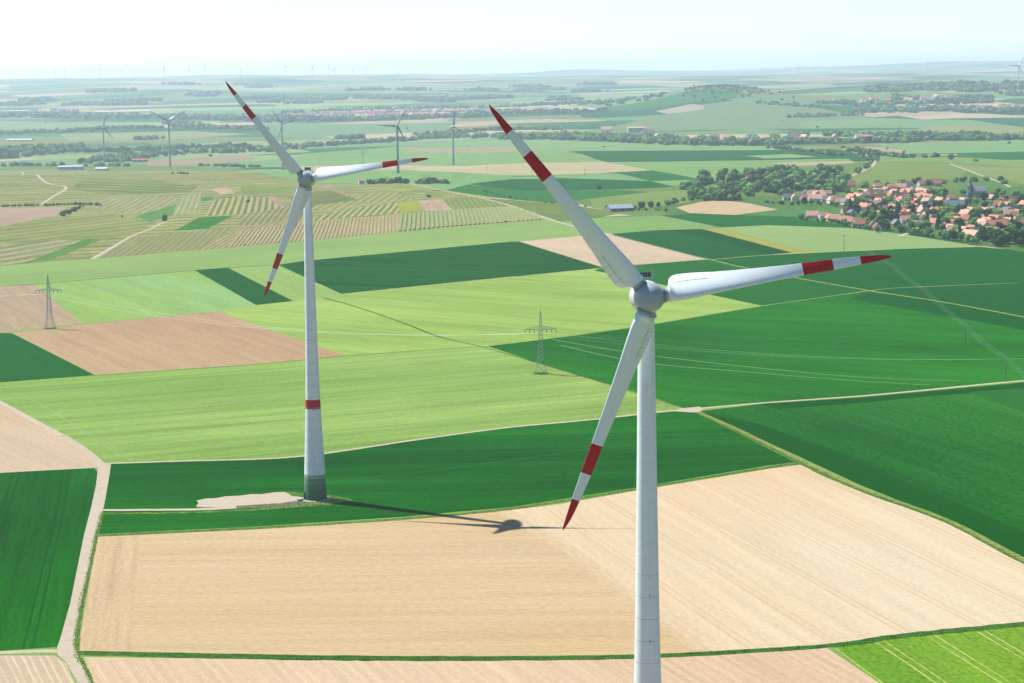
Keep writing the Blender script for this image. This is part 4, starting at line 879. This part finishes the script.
row_houses('in the row beside the wood', [(786, 200), (820, 201), (846, 205)], 12, (0, 1, 1, 3))
row_houses('in front of the wood', [(800, 196), (830, 197)], 5, (1, 1, 0, 3))
row_houses('behind the village among the trees', [(842, 186), (862, 188), (900, 190), (925, 185), (950, 187)], 10, (1, 3, 0, 2), jit=6)
row_houses('among the trees of the middle hamlet', [(680, 138), (705, 139.5), (735, 138), (760, 139), (790, 137)], 14, (1, 0, 3, 2), (1, 3, 3), 30)
row_houses('in the trees left of the hamlet', [(575, 131), (590, 131), (640, 131.5), (662, 138)], 6, (1, 0, 3), (3, 3), 20)
row_houses('in the trees near the valley road', [(790, 138), (815, 138.5), (850, 138), (880, 141)], 8, (0, 1, 2), (1, 3), 20)
for q_ in ((750, 178, 3), (762, 191, 3)): pass
p = at(752, 180); HOUSES.append(('rising out of the wood', 3, 2, 1, p, .2))
FT = [((296, 116.5), (330, 114.5), (380, 112.5), (420, 112), (470, 111.5)), ((320, 118), (370, 117), (420, 116.5), (455, 116))]
row_houses('in the back streets of the far town', FT[0], 75, (0, 1, 1, 3), (3, 3, 1), 60)
row_houses('in the front streets of the far town', FT[1], 60, (0, 1, 1, 3), (3, 3, 1), 60)
row_houses('in the hazy hamlet by the hill', [(515, 111), (530, 111), (548, 111)], 10, (0, 1), (3,), 50)
row_houses('in the hazy village below the right ridge', [(855, 103), (890, 101), (930, 99), (975, 101)], 30, (0, 1), (3,), 90)
row_houses('in the hazy village at the right edge', [(965, 110), (990, 109), (1020, 108)], 25, (0, 1, 3), (3,), 60)
row_houses('in the far trees at the left', [(30, 111), (60, 111.5), (110, 112)], 6, (3, 1), (3,), 40)
row_houses('in the far trees left of the rotor', [(200, 116), (216, 117), (225, 118)], 5, (0, 1), (3,), 30)
print('HOUSES', len(HOUSES)); HOUSES.sort(key=lambda h: h[4].y); REST = HOUSES[300:]; HOUSES = HOUSES[:300]
q = MB()
for (z, s_, ri, wi, p, rz) in REST:
    L, Wd, e, rh, hip = SH[s_]; big = 1.5; mw, mr = house_meshes(*SH[s_])[:2]; c_, sn = math.cos(rz)*big, math.sin(rz)*big
    for me_, mi in ((mw, 5+wi), (mr, ri)):
        q.add([(p.x+v.co.x*c_-v.co.y*sn, p.y+v.co.x*sn+v.co.y*c_, p.z+v.co.z*big) for v in me_.vertices], [tuple(f.vertices) for f in me_.polygons], mi)
tag(q.build('distant_houses', [r_[1] for r_ in ROOF]+[w_[1] for w_ in WALL]), 'hazy mass of far off houses with orange and grey roofs', 'houses', kind='stuff')
# labels by place
cnt = {}
order = sorted(range(len(HOUSES)), key=lambda i: proj(HOUSES[i][4])[0])
lab = {}
for i in order:
    z, s, ri, wi, p, rz = HOUSES[i]; k = (z, ri); cnt[k] = cnt.get(k, 0)+1
    lab[i] = (cnt[k]-1, k)
for i, (z, s, ri, wi, p, rz) in enumerate(HOUSES): house_proto(SH[s], ri, wi, p.y > 3200)
index_kids()
used_p = set()
for i, (z, s, ri, wi, p, rz) in enumerate(HOUSES):
    pr = house_proto(SH[s], ri, wi, p.y > 3200); r = copy_tree(pr)
    big = 1 if p.y < 3200 else (1.25 if p.y < 5000 else 1.6)
    r.location = p; r.rotation_euler = (0, 0, rz); big *= .86 if p.y < 3200 else 1; r.scale = (big, big, big)
    n, k = lab[i]; tot = cnt[k]; rc = ROOF[ri][0]
    where = 'the only %s roofed one' % rc if tot == 1 else '%s from the left of the %s roofed ones' % (ordw(n), rc)
    tag(r, ('only %s roofed house %s' % (rc, z)) if tot == 1 else ('%s %s roofed house from the left %s' % (ordw(n), rc, z)), 'house', 'houses '+z)
for pr in PROTO_H.values():
    for c in [q for q in KIDS[pr.name]]:
        for d in KIDS[c.name]: bpy.data.objects.remove(d)
        bpy.data.objects.remove(c)
    bpy.data.objects.remove(pr)

# churches
def church(p, rz, tw, th, sh, L, Wd, eh, tcol, ncol, rcol, scol, label):
    r = empty('church', p, rz); tag(r, label, 'church')
    q = MB(); q.box((0, 0, th/2), (tw, tw, th)); q.box((0, 0, th-.3), (tw+.5, tw+.5, .4)); t = q.build('tower', tcol, r)
    for k in range(4):
        a = k*math.pi/2; q = MB(); q.box((math.sin(a)*tw/2, -math.cos(a)*tw/2, th-3), (1.3, .2, 2.6), rz=a); q.build('belfry_opening', m_win, t)
    q = MB(); q.lathe([(tw*.72, th), (tw*.5, th+sh*.16), (tw*.34, th+sh*.25), (tw*.32, th+sh*.4), (tw*.36, th+sh*.42), (tw*.12, th+sh*.7), (.02, th+sh)], 8); q.build('spire', scol, r)
    q = MB(); a, b = L/2, Wd/2; cx = tw/2+a; rh = Wd*.62
    q.add([(cx-a, -b, -.5), (cx+a, -b, -.5), (cx+a, b, -.5), (cx-a, b, -.5), (cx-a, -b, eh), (cx+a, -b, eh), (cx+a, b, eh), (cx-a, b, eh), (cx-a, 0, eh+rh), (cx+a, 0, eh+rh)], [(0, 1, 5, 4), (2, 3, 7, 6), (1, 2, 6, 9, 5), (3, 0, 4, 8, 7)])
    nv = q.build('nave', ncol, r)
    q = MB(); q.add([(cx-a-.3, -b-.5, eh-.3), (cx+a+.3, -b-.5, eh-.3), (cx+a+.3, 0, eh+rh+.25), (cx-a-.3, 0, eh+rh+.25), (cx-a-.3, b+.5, eh-.3), (cx+a+.3, b+.5, eh-.3), (cx-a-.3, -b-.5, eh-.1), (cx+a+.3, -b-.5, eh-.1), (cx+a+.3, 0, eh+rh+.5), (cx-a-.3, 0, eh+rh+.5), (cx-a-.3, b+.5, eh-.1), (cx+a+.3, b+.5, eh-.1)],
                    [(1, 0, 3, 2), (4, 5, 2, 3), (6, 7, 8, 9), (11, 10, 9, 8), (0, 1, 7, 6), (5, 4, 10, 11), (1, 2, 8, 7), (2, 5, 11, 8), (3, 0, 6, 9), (4, 3, 9, 10)]); q.build('roof', rcol, r)
    for k in range(4):
        for sy in (-1, 1): q = MB(); q.box((cx-a+L*(k+.6)/4.4, sy*b, eh*.55), (1.1, .2, eh*.5)); q.build('window', m_win, nv)
church(church_p, 2.7, 6, 13, 10, 18, 8.5, 6, WALL[2][1], WALL[0][1], tile_mat('roof_blue_slate', (.08, .10, .13)), tile_mat('spire_dark_slate', (.09, .12, .14)), 'nearer church in the middle of the village with brown stone tower and dark spire')
church(church2_p, .5, 4.6, 13, 13, 18, 9, 7, tile_mat('tower_blue_grey', (.14, .17, .18)), WALL[1][1], tile_mat('roof_white_sheet', (.38, .40, .42)), tile_mat('spire_copper_green', (.10, .15, .15)), 'farther church with slender green grey spire and pale bright roof')

# long hall at the left, sheds
def hall(px, py, L, Wd, e, rh, rz, wallm, roofm, label, name='warehouse', nwin=6):
    p = at(px, py); r = empty(name, p, rz); tag(r, label, name)
    mw, mr, mc, mwi, md = house_meshes(L, Wd, e, rh)
    for n, me, mt in (('wall', mw, wallm), ('roof', mr, roofm)):
        m2 = me.copy(); m2.materials.clear(); m2.materials.append(mt); o = bpy.data.objects.new(n, m2); COL.objects.link(o); o.parent = r
    for k in range(nwin):
        q = MB(); q.box((-L/2+L*(k+.5)/nwin, -Wd/2, e*.55), (L/nwin*.5, .15, e*.35)); q.build('window', m_win, r)
    q = MB(); q.box((L*.5+.02, 0, 1.6), (.15, 3, 3.2)); q.build('door', m_door, r)
wsh = tile_mat('metal_sheet_pale', (.48, .48, .48)); pv = tile_mat('solar_roof_blue', (.17, .21, .26))
hall(71, 170, 46, 14, 7, 1.2, .05, WALL[0][1], wsh, 'long white factory hall on the plateau edge at the left', nwin=9)
hall(102, 170.5, 22, 14, 4, 1.5, -.1, WALL[0][1], wsh, 'low white annex right of the long factory hall', nwin=4)
hall(140, 162, 32, 14, 5, 2, .1, WALL[1][1], ROOF[4][1], 'small red roofed hall beside the second valley turbine', 'barn', 3)
hall(619, 211, 26, 17, 3.4, 3.5, .35, WALL[2][1], pv, 'open barn with blue grey sheet roof beside the bushes', 'barn', 3)
hall(361.5, 184, 7, 6, 4.5, 1.5, .2, WALL[0][1], ROOF[0][1], 'tiny white hut with orange roof under the left rotor blade', 'hut', 1)
hall(637, 132, 52, 20, 12, 2, .1, WALL[1][1], ROOF[1][1], 'large cream building above the distant tree line', 'manor', 8)
hall(590, 111, 60, 20, 6, 2, .0, WALL[0][1], wsh, 'white hall far away below the hazy hills', 'greenhouse', 4)
q = MB(); a_, b_ = at(94, 112.6), at(152, 111.2)
hall(123, 112.5, 230, 40, 5, 1.5, .02, WALL[0][1], wsh, 'long white greenhouse roof glinting before the far trees', 'greenhouse', 4)
hall(18, 112, 90, 30, 5, 1.5, .02, WALL[0][1], wsh, 'white greenhouse at the far left edge', 'greenhouse', 4)
hall(20, 141, 70, 30, 4, 1.5, .02, WALL[0][1], wsh, 'white greenhouse beside the far left trees', 'greenhouse', 4)

# ---------------------------------------------------------------- planting
rt_ = random.Random(21)
def wood(zone, polyg, n, mind, kinds, smin=.8, smax=1.25):
    for p in scatter(polyg, n, mind, rt_, [(t_[0], 0) for t_ in taken] if 'village houses' in zone or 'copse' in zone else taken): plant(zone, PROT[rt_.choice(kinds)], p, rt_.uniform(smin, smax))
def row(zone, pts, n, kinds, smin=.8, smax=1.2, jit=2, bush=False):
    for p in line_pts(pts, n, rt_, jit): plant(zone, (BUSH if bush else PROT)[rt_.choice(kinds)], p, rt_.uniform(smin, smax))
ALLK = (0, 0, 1, 2, 2, 3, 4, 5, 5, 7)
# lone trees, near things first
for (x, y, s, k, lb) in ((165, 221, .62, 1, 'round dark tree at the end of the pale vineyard path'), (248, 202, .3, 0, 'small dark tree left of the left rotor hub'), (429, 197.5, .45, 7, 'small dark bush like tree below the far turbines'), (599, 189, .7, 1, 'round dark tree alone in the fields behind the upper blade'), (958, 188, 1, 0, None), (1005, 184, .9, 1, 'lone round tree beside the lane behind the village'), (122, 217.5, .2, 0, 'tiny dark bush in the left vineyards')):
    if lb: plant('!'+lb, PROT[k], at(x, y), s)
wood('in the wood left of the village', [(690, 200), (700, 178), (740, 172), (800, 168), (846, 170), (848, 196), (800, 196), (752, 195), (735, 202)], 170, 6.5, (0, 1, 1, 2, 5, 5, 4, 7, 4, 8, 3), 1.0, 1.45)
wood('in the small grove left of the wood', [(676, 190), (684, 186), (700, 184), (704, 190), (690, 192)], 6, 6, (0, 1, 7), .7, 1)
row('in the bushy belt below the wood', [(640, 210), (665, 205), (680, 201), (700, 198)], 14, (0, 1, 3), .45, .75, 5)
row('in the bushes around the barn', [(632, 209), (640, 211), (655, 211), (668, 212)], 7, (3, 8, 2), .35, .55, 3)
wood('between village houses left of the church', [(846, 222), (846, 194), (880, 190), (930, 192), (962, 197), (962, 238), (930, 234), (890, 229)], 150, 4.2, (0, 1, 2, 3, 4, 8, 7, 6, 2, 4), .6, 1.1)
wood('between the village houses right of the church', [(962, 238), (962, 194), (1000, 192), (1045, 196), (1045, 236)], 85, 4.2, (0, 1, 2, 3, 4, 8, 7), .6, 1.1)
row('in the hedge before the row by the wood', [(765, 202.5), (790, 205), (820, 205), (850, 208)], 16, (3, 8, 0, 2), .4, .75, 4)
row('in the gardens of the row nearest the camera', [(800, 220), (835, 224), (858, 228), (880, 233)], 18, (3, 8, 2), .35, .6, 3)
row('along the near edge of the village', [(872, 228), (900, 232), (940, 238.5), (980, 244)], 34, (0, 2, 3, 4, 8), .5, .85, 4)
wood('in the copse right of the village', [(978, 243), (990, 237), (1060, 234), (1080, 254), (1024, 250), (1000, 247)], 38, 4.5, (0, 1, 2, 5, 1), .85, 1.3)
row('in the group behind the village', [(860, 188), (880, 187), (915, 184), (925, 186), (950, 183), (985, 181), (1008, 181)], 17, (0, 1, 5, 7, 2), .7, 1.05, 6)
row('along the tree lined road', [(800, 192), (843, 180), (858, 171), (872, 164), (868, 157), (850, 151)], 24, (0, 1, 2), .6, .85, 6)
for P_, L_ in (([(370, 184), (374, 183.5), (400, 183), (408, 183.5)], 'in the grove under the left rotor blade'), ([(421, 183.5), (430, 183), (446, 183.5)], 'in the grove right of the rotor blade tip')):
    row(L_, P_, 9, (1, 0, 2), .75, 1, 3)
row('in the hedge left of the winding path', [(-6, 207), (20, 206), (40, 205.5)], 14, (0, 1), .9, 1.2, 1.5, True)
row('in the hedge right of the winding path', [(44, 206), (70, 204.5), (88, 205), (102, 205.5)], 18, (0, 0, 1), .9, 1.3, 1.5, True)
row('in the slanting hedge above the bare field', [(61, 216.5), (72, 212), (84, 206)], 12, (0, 1), .9, 1.4, 1.5, True)
row('in the low bushes left of the barn', [(512, 199), (540, 202), (560, 204), (590, 207)], 16, (0, 1), .6, 1, 2, True)
row('in the bushes beside the yellow green strip', [(482, 191), (495, 194), (512, 198)], 8, (0, 1), .7, 1, 2, True)
row('on the rim behind the factory hall', [(0, 166.5), (20, 166), (50, 166), (60, 166.5)], 15, (0, 1, 2), .7, 1.2, 8)
row('on the rim right of the factory hall', [(85, 166.5), (100, 166), (130, 166.5)], 12, (0, 1, 2), .6, 1.1, 8)
row('in the bush row below the second valley turbine', [(170, 173.5), (180, 173.5), (189, 174.5)], 6, (0, 1), 1.0, 1.4, 2, True)
# choose the 300 nearest as individuals
DIST = []
def belt(pts, n, jit, smin=.8, smax=1.4): 
    for p in line_pts(pts, int(n*1.7), rt_, jit): DIST.append((p, rt_.uniform(smin, smax)*1.25))
belt([(512, 139), (560, 139), (640, 142), (700, 145), (768, 145), (800, 143)], 150, 45, .9, 1.5)
belt([(512, 136.5), (560, 136), (620, 138), (700, 142), (768, 142)], 80, 60, .9, 1.5)
belt([(768, 142), (800, 143), (880, 142.5), (930, 139.5), (990, 140), (1060, 138)], 150, 55, .9, 1.4)
belt([(800, 136), (880, 136), (940, 136), (990, 138)], 70, 70, .9, 1.4)
belt([(850, 150.5), (900, 158), (950, 157)], 34, 12, .6, .9)
belt([(770, 148), (800, 151), (840, 156)], 26, 10, .5, .8)
belt([(256, 152), (300, 147), (370, 143), (430, 138), (512, 137)], 120, 45, .8, 1.3)
belt([(345, 139), (356, 138.5)], 16, 30, 1, 1.4)
belt([(420, 136), (460, 133), (500, 130), (560, 130)], 40, 40, .8, 1.3)
belt([(10, 153), (35, 150), (62, 148)], 60, 60, 1, 1.6)
belt([(0, 158), (60, 152), (110, 152), (150, 150), (220, 147), (256, 149)], 90, 40, .8, 1.3)
belt([(100, 163), (140, 156), (190, 153), (250, 152)], 90, 50, .8, 1.3)
belt([(205, 166), (256, 167.5)], 20, 14, .4, .7)
belt([(50, 133), (80, 131), (110, 129), (165, 128)], 60, 30, .8, 1.3)
belt([(0, 135), (20, 133), (50, 132)], 30, 50, .8, 1.2)
belt([(140, 140), (156, 139)], 14, 20, .9, 1.3)
belt([(0, 116.5), (100, 117.5), (180, 118), (256, 120), (300, 121)], 220, 110, 1.2, 1.9)
belt([(170, 124), (200, 128), (256, 130)], 60, 60, 1, 1.5)
belt([(256, 118), (300, 120), (380, 120), (460, 117), (500, 113)], 170, 90, 1.1, 1.7)
belt([(296, 113.5), (380, 110), (470, 108.5)], 70, 90, 1.1, 1.7)
for k in range(170):
    x, y = 780+rt_.gauss(0, 75)+abs(rt_.gauss(0, 60)), 7560+rt_.gauss(0, 190)
    DIST.append((Vector((x, y, hz(x, y))), rt_.uniform(.9, 1.3)))
belt([(760, 103), (800, 106), (830, 108)], 30, 40, .6, 1.0)
belt([(790, 117), (830, 116), (850, 115)], 30, 60, .8, 1.2)
belt([(820, 104), (850, 102.5)], 24, 20, 1, 1.4)
belt([(855, 106), (900, 104), (950, 104)], 40, 60, 1, 1.6)
belt([(880, 112), (930, 109), (980, 112), (1060, 112)], 120, 90, 1.2, 1.8)
belt([(953, 98), (990, 97.5)], 34, 30, 1, 1.5)
belt([(512, 113), (560, 113), (590, 112)], 40, 80, 1, 1.5)
belt([(512, 107), (560, 104), (640, 101)], 60, 120, 1, 1.6)
belt([(930, 88), (960, 87), (1000, 86), (1060, 85)], 60, 90, 1, 1.7)
for x0 in range(0, 1040, 52):        # scattered woods on the far hills
    for k in range(3):
        x = x0+rt_.uniform(0, 52); y = rt_.uniform(84, 106); w = rt_.uniform(6, 30)
        if 600 < x < 860: continue
        belt([(x, y), (x+w, y+rt_.uniform(-.8, .8))], int(w*1.3)+4, 60, 1.2, 2.2)
for k in range(22): 
    p = at(rt_.uniform(0, 1024), rt_.uniform(118, 162)); 
    if abs(p.x) > 0: DIST.append((p, rt_.uniform(.4, .8)))
TREES.sort(key=lambda t: t[2].y)
extra = TREES[300:]; TREES = TREES[:300]
KN = {0: 'dark green', 1: 'mid green', 2: 'light green', 3: 'blue green'}
cnt = {}; lab = {}
for i in sorted(range(len(TREES)), key=lambda i: proj(TREES[i][2])[0]):
    z, P, p, s = TREES[i]; k = (z, P[3], P[4], P[2] < 6); cnt[k] = cnt.get(k, 0)+1; lab[i] = (cnt[k]-1, k)
for i, (z, P, p, s) in enumerate(TREES):
    small = P[2] < 6
    r = empty('bush' if small else 'conifer_tree' if P[4] else 'tree', p, rt_.uniform(0, 6.28)); r.scale = (s, s, s)
    a = bpy.data.objects.new('crown', P[0]); COL.objects.link(a); a.parent = r
    b = bpy.data.objects.new('trunk' if not small else 'stem', P[1]); COL.objects.link(b); b.parent = r
    n, k = lab[i]; word = 'bush' if small else 'conifer' if P[4] else 'tree'
    if z[0] == '!': tag(r, z[1:], word)
    else: tag(r, 'only %s %s %s' % (KN[P[3]], word, z) if cnt[k] == 1 else '%s %s %s from the left %s' % (ordw(n), KN[P[3]], word, z), word, 'trees '+z)
# everything smaller on the picture: one mass of distant trees
pv_, pf_ = [], []
small_p = [crown_data(random.Random(40+k), 12, 12, 70, 2.0, False, 4) for k in range(8)]
SP = [(np.array([tuple(v) for v in vs]), fs) for vs, fs in small_p]
verts = []; faces = []; off = 0; mats_i = []
for p, s in DIST+[(t[2], t[3]*t[1][2]/12) for t in extra]:
    V_, F_ = rt_.choice(SP); a = rt_.uniform(0, 6.28); c_, s_ = math.cos(a), math.sin(a)
    W2 = np.stack([(V_[:, 0]*c_-V_[:, 1]*s_)*s*1.1+p.x, (V_[:, 0]*s_+V_[:, 1]*c_)*s*1.1+p.y, (V_[:, 2]-2.6)*s+p.z], 1)
    verts.append(W2); faces += [tuple(i+off for i in f) for f in F_]; off += len(V_); mats_i += [rt_.choices((0, 1, 2, 3), (2, 4, 1, 1))[0]]*len(F_)
me = bpy.data.meshes.new('distant_trees'); me.from_pydata(np.concatenate(verts).tolist(), [], faces)
for m_ in (lm[0], lm[1], lm[2], lm[3]): me.materials.append(m_)
me.polygons.foreach_set('material_index', mats_i); me.update()
o = bpy.data.objects.new('distant_trees', me); COL.objects.link(o); tag(o, 'rows and woods of distant hazy trees across the valley', 'trees', kind='stuff')

# vine rows of the two striped vineyards
def vines(polyg, d, sp, label, mat, w=1.35, h=.6):
    P = [at(*p).to_2d() for p in polyg]; a = wdir(*d); u = Vector((math.cos(a), math.sin(a))); v = Vector((-u.y, u.x))
    vs = [p.dot(v) for p in P]; q = MB(); rr = random.Random(3); c = min(vs)
    while c < max(vs):
        xs = []
        for i in range(len(P)):
            p1, p2 = P[i], P[(i+1) % len(P)]; a1, a2 = p1.dot(v)-c, p2.dot(v)-c
            if (a1 > 0) != (a2 > 0): t = a1/(a1-a2); xs.append((p1+(p2-p1)*t).dot(u))
        xs.sort()
        for x0, x1 in zip(xs[::2], xs[1::2]):
            n = max(1, int((x1-x0)/5)); ring = []
            for k in range(n+1):
                g = u*(x0+(x1-x0)*k/n)+v*(c+rr.uniform(-.15, .15)); z = hz(g.x, g.y); ww = w/2*rr.uniform(.7, 1.2); hh = h*rr.uniform(.75, 1.15)
                ring.append([(g.x-v.x*ww, g.y-v.y*ww, z-.2), (g.x-v.x*ww*.7, g.y-v.y*ww*.7, z+hh), (g.x+v.x*ww*.7, g.y+v.y*ww*.7, z+hh), (g.x+v.x*ww, g.y+v.y*ww, z-.2)])
            for r0, r1 in zip(ring, ring[1:]): q.add(r0+r1, [(0, 1, 5, 4), (1, 2, 6, 5), (2, 3, 7, 6)])
        c += sp
    tag(q.build('vine_rows', mat), label, 'vines', kind='stuff')
m_vine = leaf_mat('vine_leaf', (.115, .17, .05), (.15, .2, .07)); m_vine2 = leaf_mat('vine_leaf_light', (.13, .19, .065), (.155, .215, .08))
vines([(240, 232), (300, 222.3), (398, 214.7), (398, 231.8), (256, 245), (228, 246.8)], ((296, 240), (305, 222)), 3.5, 'slanting green vine rows on brown earth below the vineyards', m_vine)
vines([(399, 214.7), (452, 210.2), (512, 206.5), (540, 214.7), (544, 219.3), (512, 222), (399, 231.5)], ((455, 226), (452, 210)), 4.4, 'upright green vine rows left of the pale road', m_vine2, 2.6, 1.0)
# tufts of grass and weeds along the verges
def tufts(name, label, pts, n, width, mats, size, seed, hgt=.8):
    rr = random.Random(seed); W_ = smooth_line([(at(*p).x, at(*p).y) for p in pts], 6); L = [0]
    for a, b in zip(W_, W_[1:]): L.append(L[-1]+float(np.linalg.norm(b-a)))
    q = MB()
    for k in range(n):
        t = rr.uniform(0, L[-1]); i = max(j for j in range(len(L)) if L[j] <= t); i = min(i, len(W_)-2)
        d = (W_[i+1]-W_[i]); dl = float(np.linalg.norm(d)); c = W_[i]+d*((t-L[i])/dl); nn = np.array((-d[1], d[0]))/dl
        c = c+nn*rr.uniform(-width/2, width/2); s_ = size*rr.uniform(.5, 1.5); mi = rr.randrange(len(mats)); z = hz(c[0], c[1]); a0 = rr.uniform(0, 3)
        vs = [(c[0]+math.cos(a0+1.257*j)*s_*rr.uniform(.7, 1.2), c[1]+math.sin(a0+1.257*j)*s_*rr.uniform(.7, 1.2), z-.05) for j in range(5)]+[(c[0]+rr.uniform(-.1, .1), c[1], z+s_*hgt*rr.uniform(.6, 1.3))]
        q.add(vs, [(j, (j+1) % 5, 5) for j in range(5)], mi)
    tag(q.build(name, mats), label, 'grass', kind='stuff')
m_t1 = leaf_mat('tuft_green', (.05, .13, .025), (.10, .19, .04)); m_t2 = leaf_mat('tuft_dry', (.17, .2, .07), (.26, .25, .11)); m_st = paint_mat('rubble_stone', (.24, .21, .17), .95, .3, .1)
tufts('verge_tufts', 'tufts of grass on the verge under the tan field', ((76, 653), (300, 657.5), (450, 658.5), (640, 656.5), (826, 646), (900, 636), (1024, 624), (1180, 606)), 5200, 3.6, [m_t1, m_t1, lm[1], m_t1], .2, 1)
tufts('verge_tufts', 'tufts of grass on the verge above the tan field', ((97, 535.5), (256, 528), (400, 519), (512, 508.5), (640, 488.5), (768, 467.5), (803, 463)), 3200, 3.2, [m_t1, m_t2, m_t1], .2, 2)
tufts('verge_tufts', 'tufts of grass along the diagonal track', ((697, 412), (740, 432), (800, 462), (860, 489.5), (945, 520.5), (1024, 561.5), (1180, 644)), 3200, 3.4, [m_t1, m_t2, m_t2], .2, 3)
tufts('verge_tufts', 'tufts of grass right of the track at left', ((102, 512), (96, 536), (88, 575), (80, 610), (76, 650), (85, 668), (94, 690)), 1500, 1.6, [m_t1, m_t2], .2, 4)
tufts('weeds', 'weeds and rubble on the lower edge of the crane pad', ((236, 507.5), (262, 506), (285, 504.2), (302, 502)), 900, 4.5, [m_st, m_t1, m_t2, m_st], .3, 5)
tufts('weeds', 'rough grass around the foot of the left turbine', ((268, 508), (300, 505), (330, 502), (345, 499.5)), 900, 5, [m_t1, m_t2], .3, 6)
# small car on the field track
def car(px, py, rz):
    p = at(px, py); r = empty('parked_car', p, rz); tag(r, 'small dark car parked at the end of the striped vineyard', 'car')
    q = MB(); q.add([(-2.1, -.85, .35), (2.1, -.85, .35), (2.1, .85, .35), (-2.1, .85, .35), (-2.05, -.8, .95), (2.0, -.8, .85), (2.0, .8, .85), (-2.05, .8, .95)], [(3, 2, 1, 0), (4, 5, 6, 7), (0, 1, 5, 4), (1, 2, 6, 5), (2, 3, 7, 6), (3, 0, 4, 7)]); b = q.build('body', m_dark, r)
    q = MB(); q.add([(-1.9, -.75, .93), (1.0, -.75, .88), (1.0, .75, .88), (-1.9, .75, .93), (-1.5, -.62, 1.5), (.3, -.62, 1.5), (.3, .62, 1.5), (-1.5, .62, 1.5)], [(4, 5, 6, 7), (0, 1, 5, 4), (1, 2, 6, 5), (2, 3, 7, 6), (3, 0, 4, 7)]); q.build('cabin', m_win, r)
    for x in (-1.3, 1.3):
        for y in (-.85, .85): q = MB(); q.bar((x, y-.1, .34), (x, y+.1, .34), .34, 12); q.build('wheel', m_dark, r)
car(506, 222.2, .1)

# ---------------------------------------------------------------- haze
hb = MB(); hb.box((0, 19000, (345-48)/2), (70000, 46000, 345+48)); hz_m = bpy.data.materials.new('haze_air'); hz_m.use_nodes = True; nt = hz_m.node_tree
for n in list(nt.nodes):
    if n.type != 'OUTPUT_MATERIAL': nt.nodes.remove(n)
pvn = N(nt, 'ShaderNodeVolumePrincipled'); pvn.inputs['Color'].default_value = (.69, .83, .99, 1); pvn.inputs['Density'].default_value = 5.7e-5; pvn.inputs['Anisotropy'].default_value = .4
nt.links.new(pvn.outputs[0], [n for n in nt.nodes if n.type == 'OUTPUT_MATERIAL'][0].inputs['Volume'])
ho = hb.build('haze', hz_m); tag(ho, 'pale blue haze fading the distant hills', 'haze', kind='stuff')

# ---------------------------------------------------------------- light
el = math.radians(54.5)
hub_sh = at(509, 524)      # shadow of the left hub on the ground
sd = Vector((pL.x-hub_sh.x, pL.y-hub_sh.y, 0)); el = math.atan2(107.3, sd.length); sd.normalize()
S = Vector((sd.x*math.cos(el), sd.y*math.cos(el), math.sin(el)))
print('SUN', math.degrees(el), S, 'L', pL, 'N', xN, yN, 'hubN', proj((xN, yN-4.6, 107.3)), 'hubL', proj((pL.x, pL.y-4.6, 107.3)))
ld = bpy.data.lights.new('sun', 'SUN'); ld.energy = 5.0; ld.angle = math.radians(.53); ld.color = (1, .955, .88)
lo = bpy.data.objects.new('sun', ld); COL.objects.link(lo); lo.rotation_euler = S.to_track_quat('Z', 'Y').to_euler(); lo.location = (0, 0, 600)
w = bpy.data.worlds.new('World'); sc.world = w; w.use_nodes = True; nt = w.node_tree
bg = nt.nodes['Background']; sk = N(nt, 'ShaderNodeTexSky', sky_type='NISHITA'); sk.sun_disc = False
sk.sun_elevation = el; sk.sun_rotation = math.atan2(S.x, S.y); sk.air_density = 1.0; sk.dust_density = .1; sk.ozone_density = 4.0; sk.altitude = 1000
nt.links.new(sk.outputs[0], bg.inputs[0]); bg.inputs[1].default_value = .08
sc.view_settings.view_transform = 'Standard'; sc.view_settings.look = 'None'; sc.view_settings.exposure = 1.06; sc.view_settings.gamma = 1
sc.render.resolution_x = W; sc.render.resolution_y = HH
sc.render.engine = 'CYCLES'; sc.cycles.max_bounces = 6; sc.cycles.volume_bounces = 1
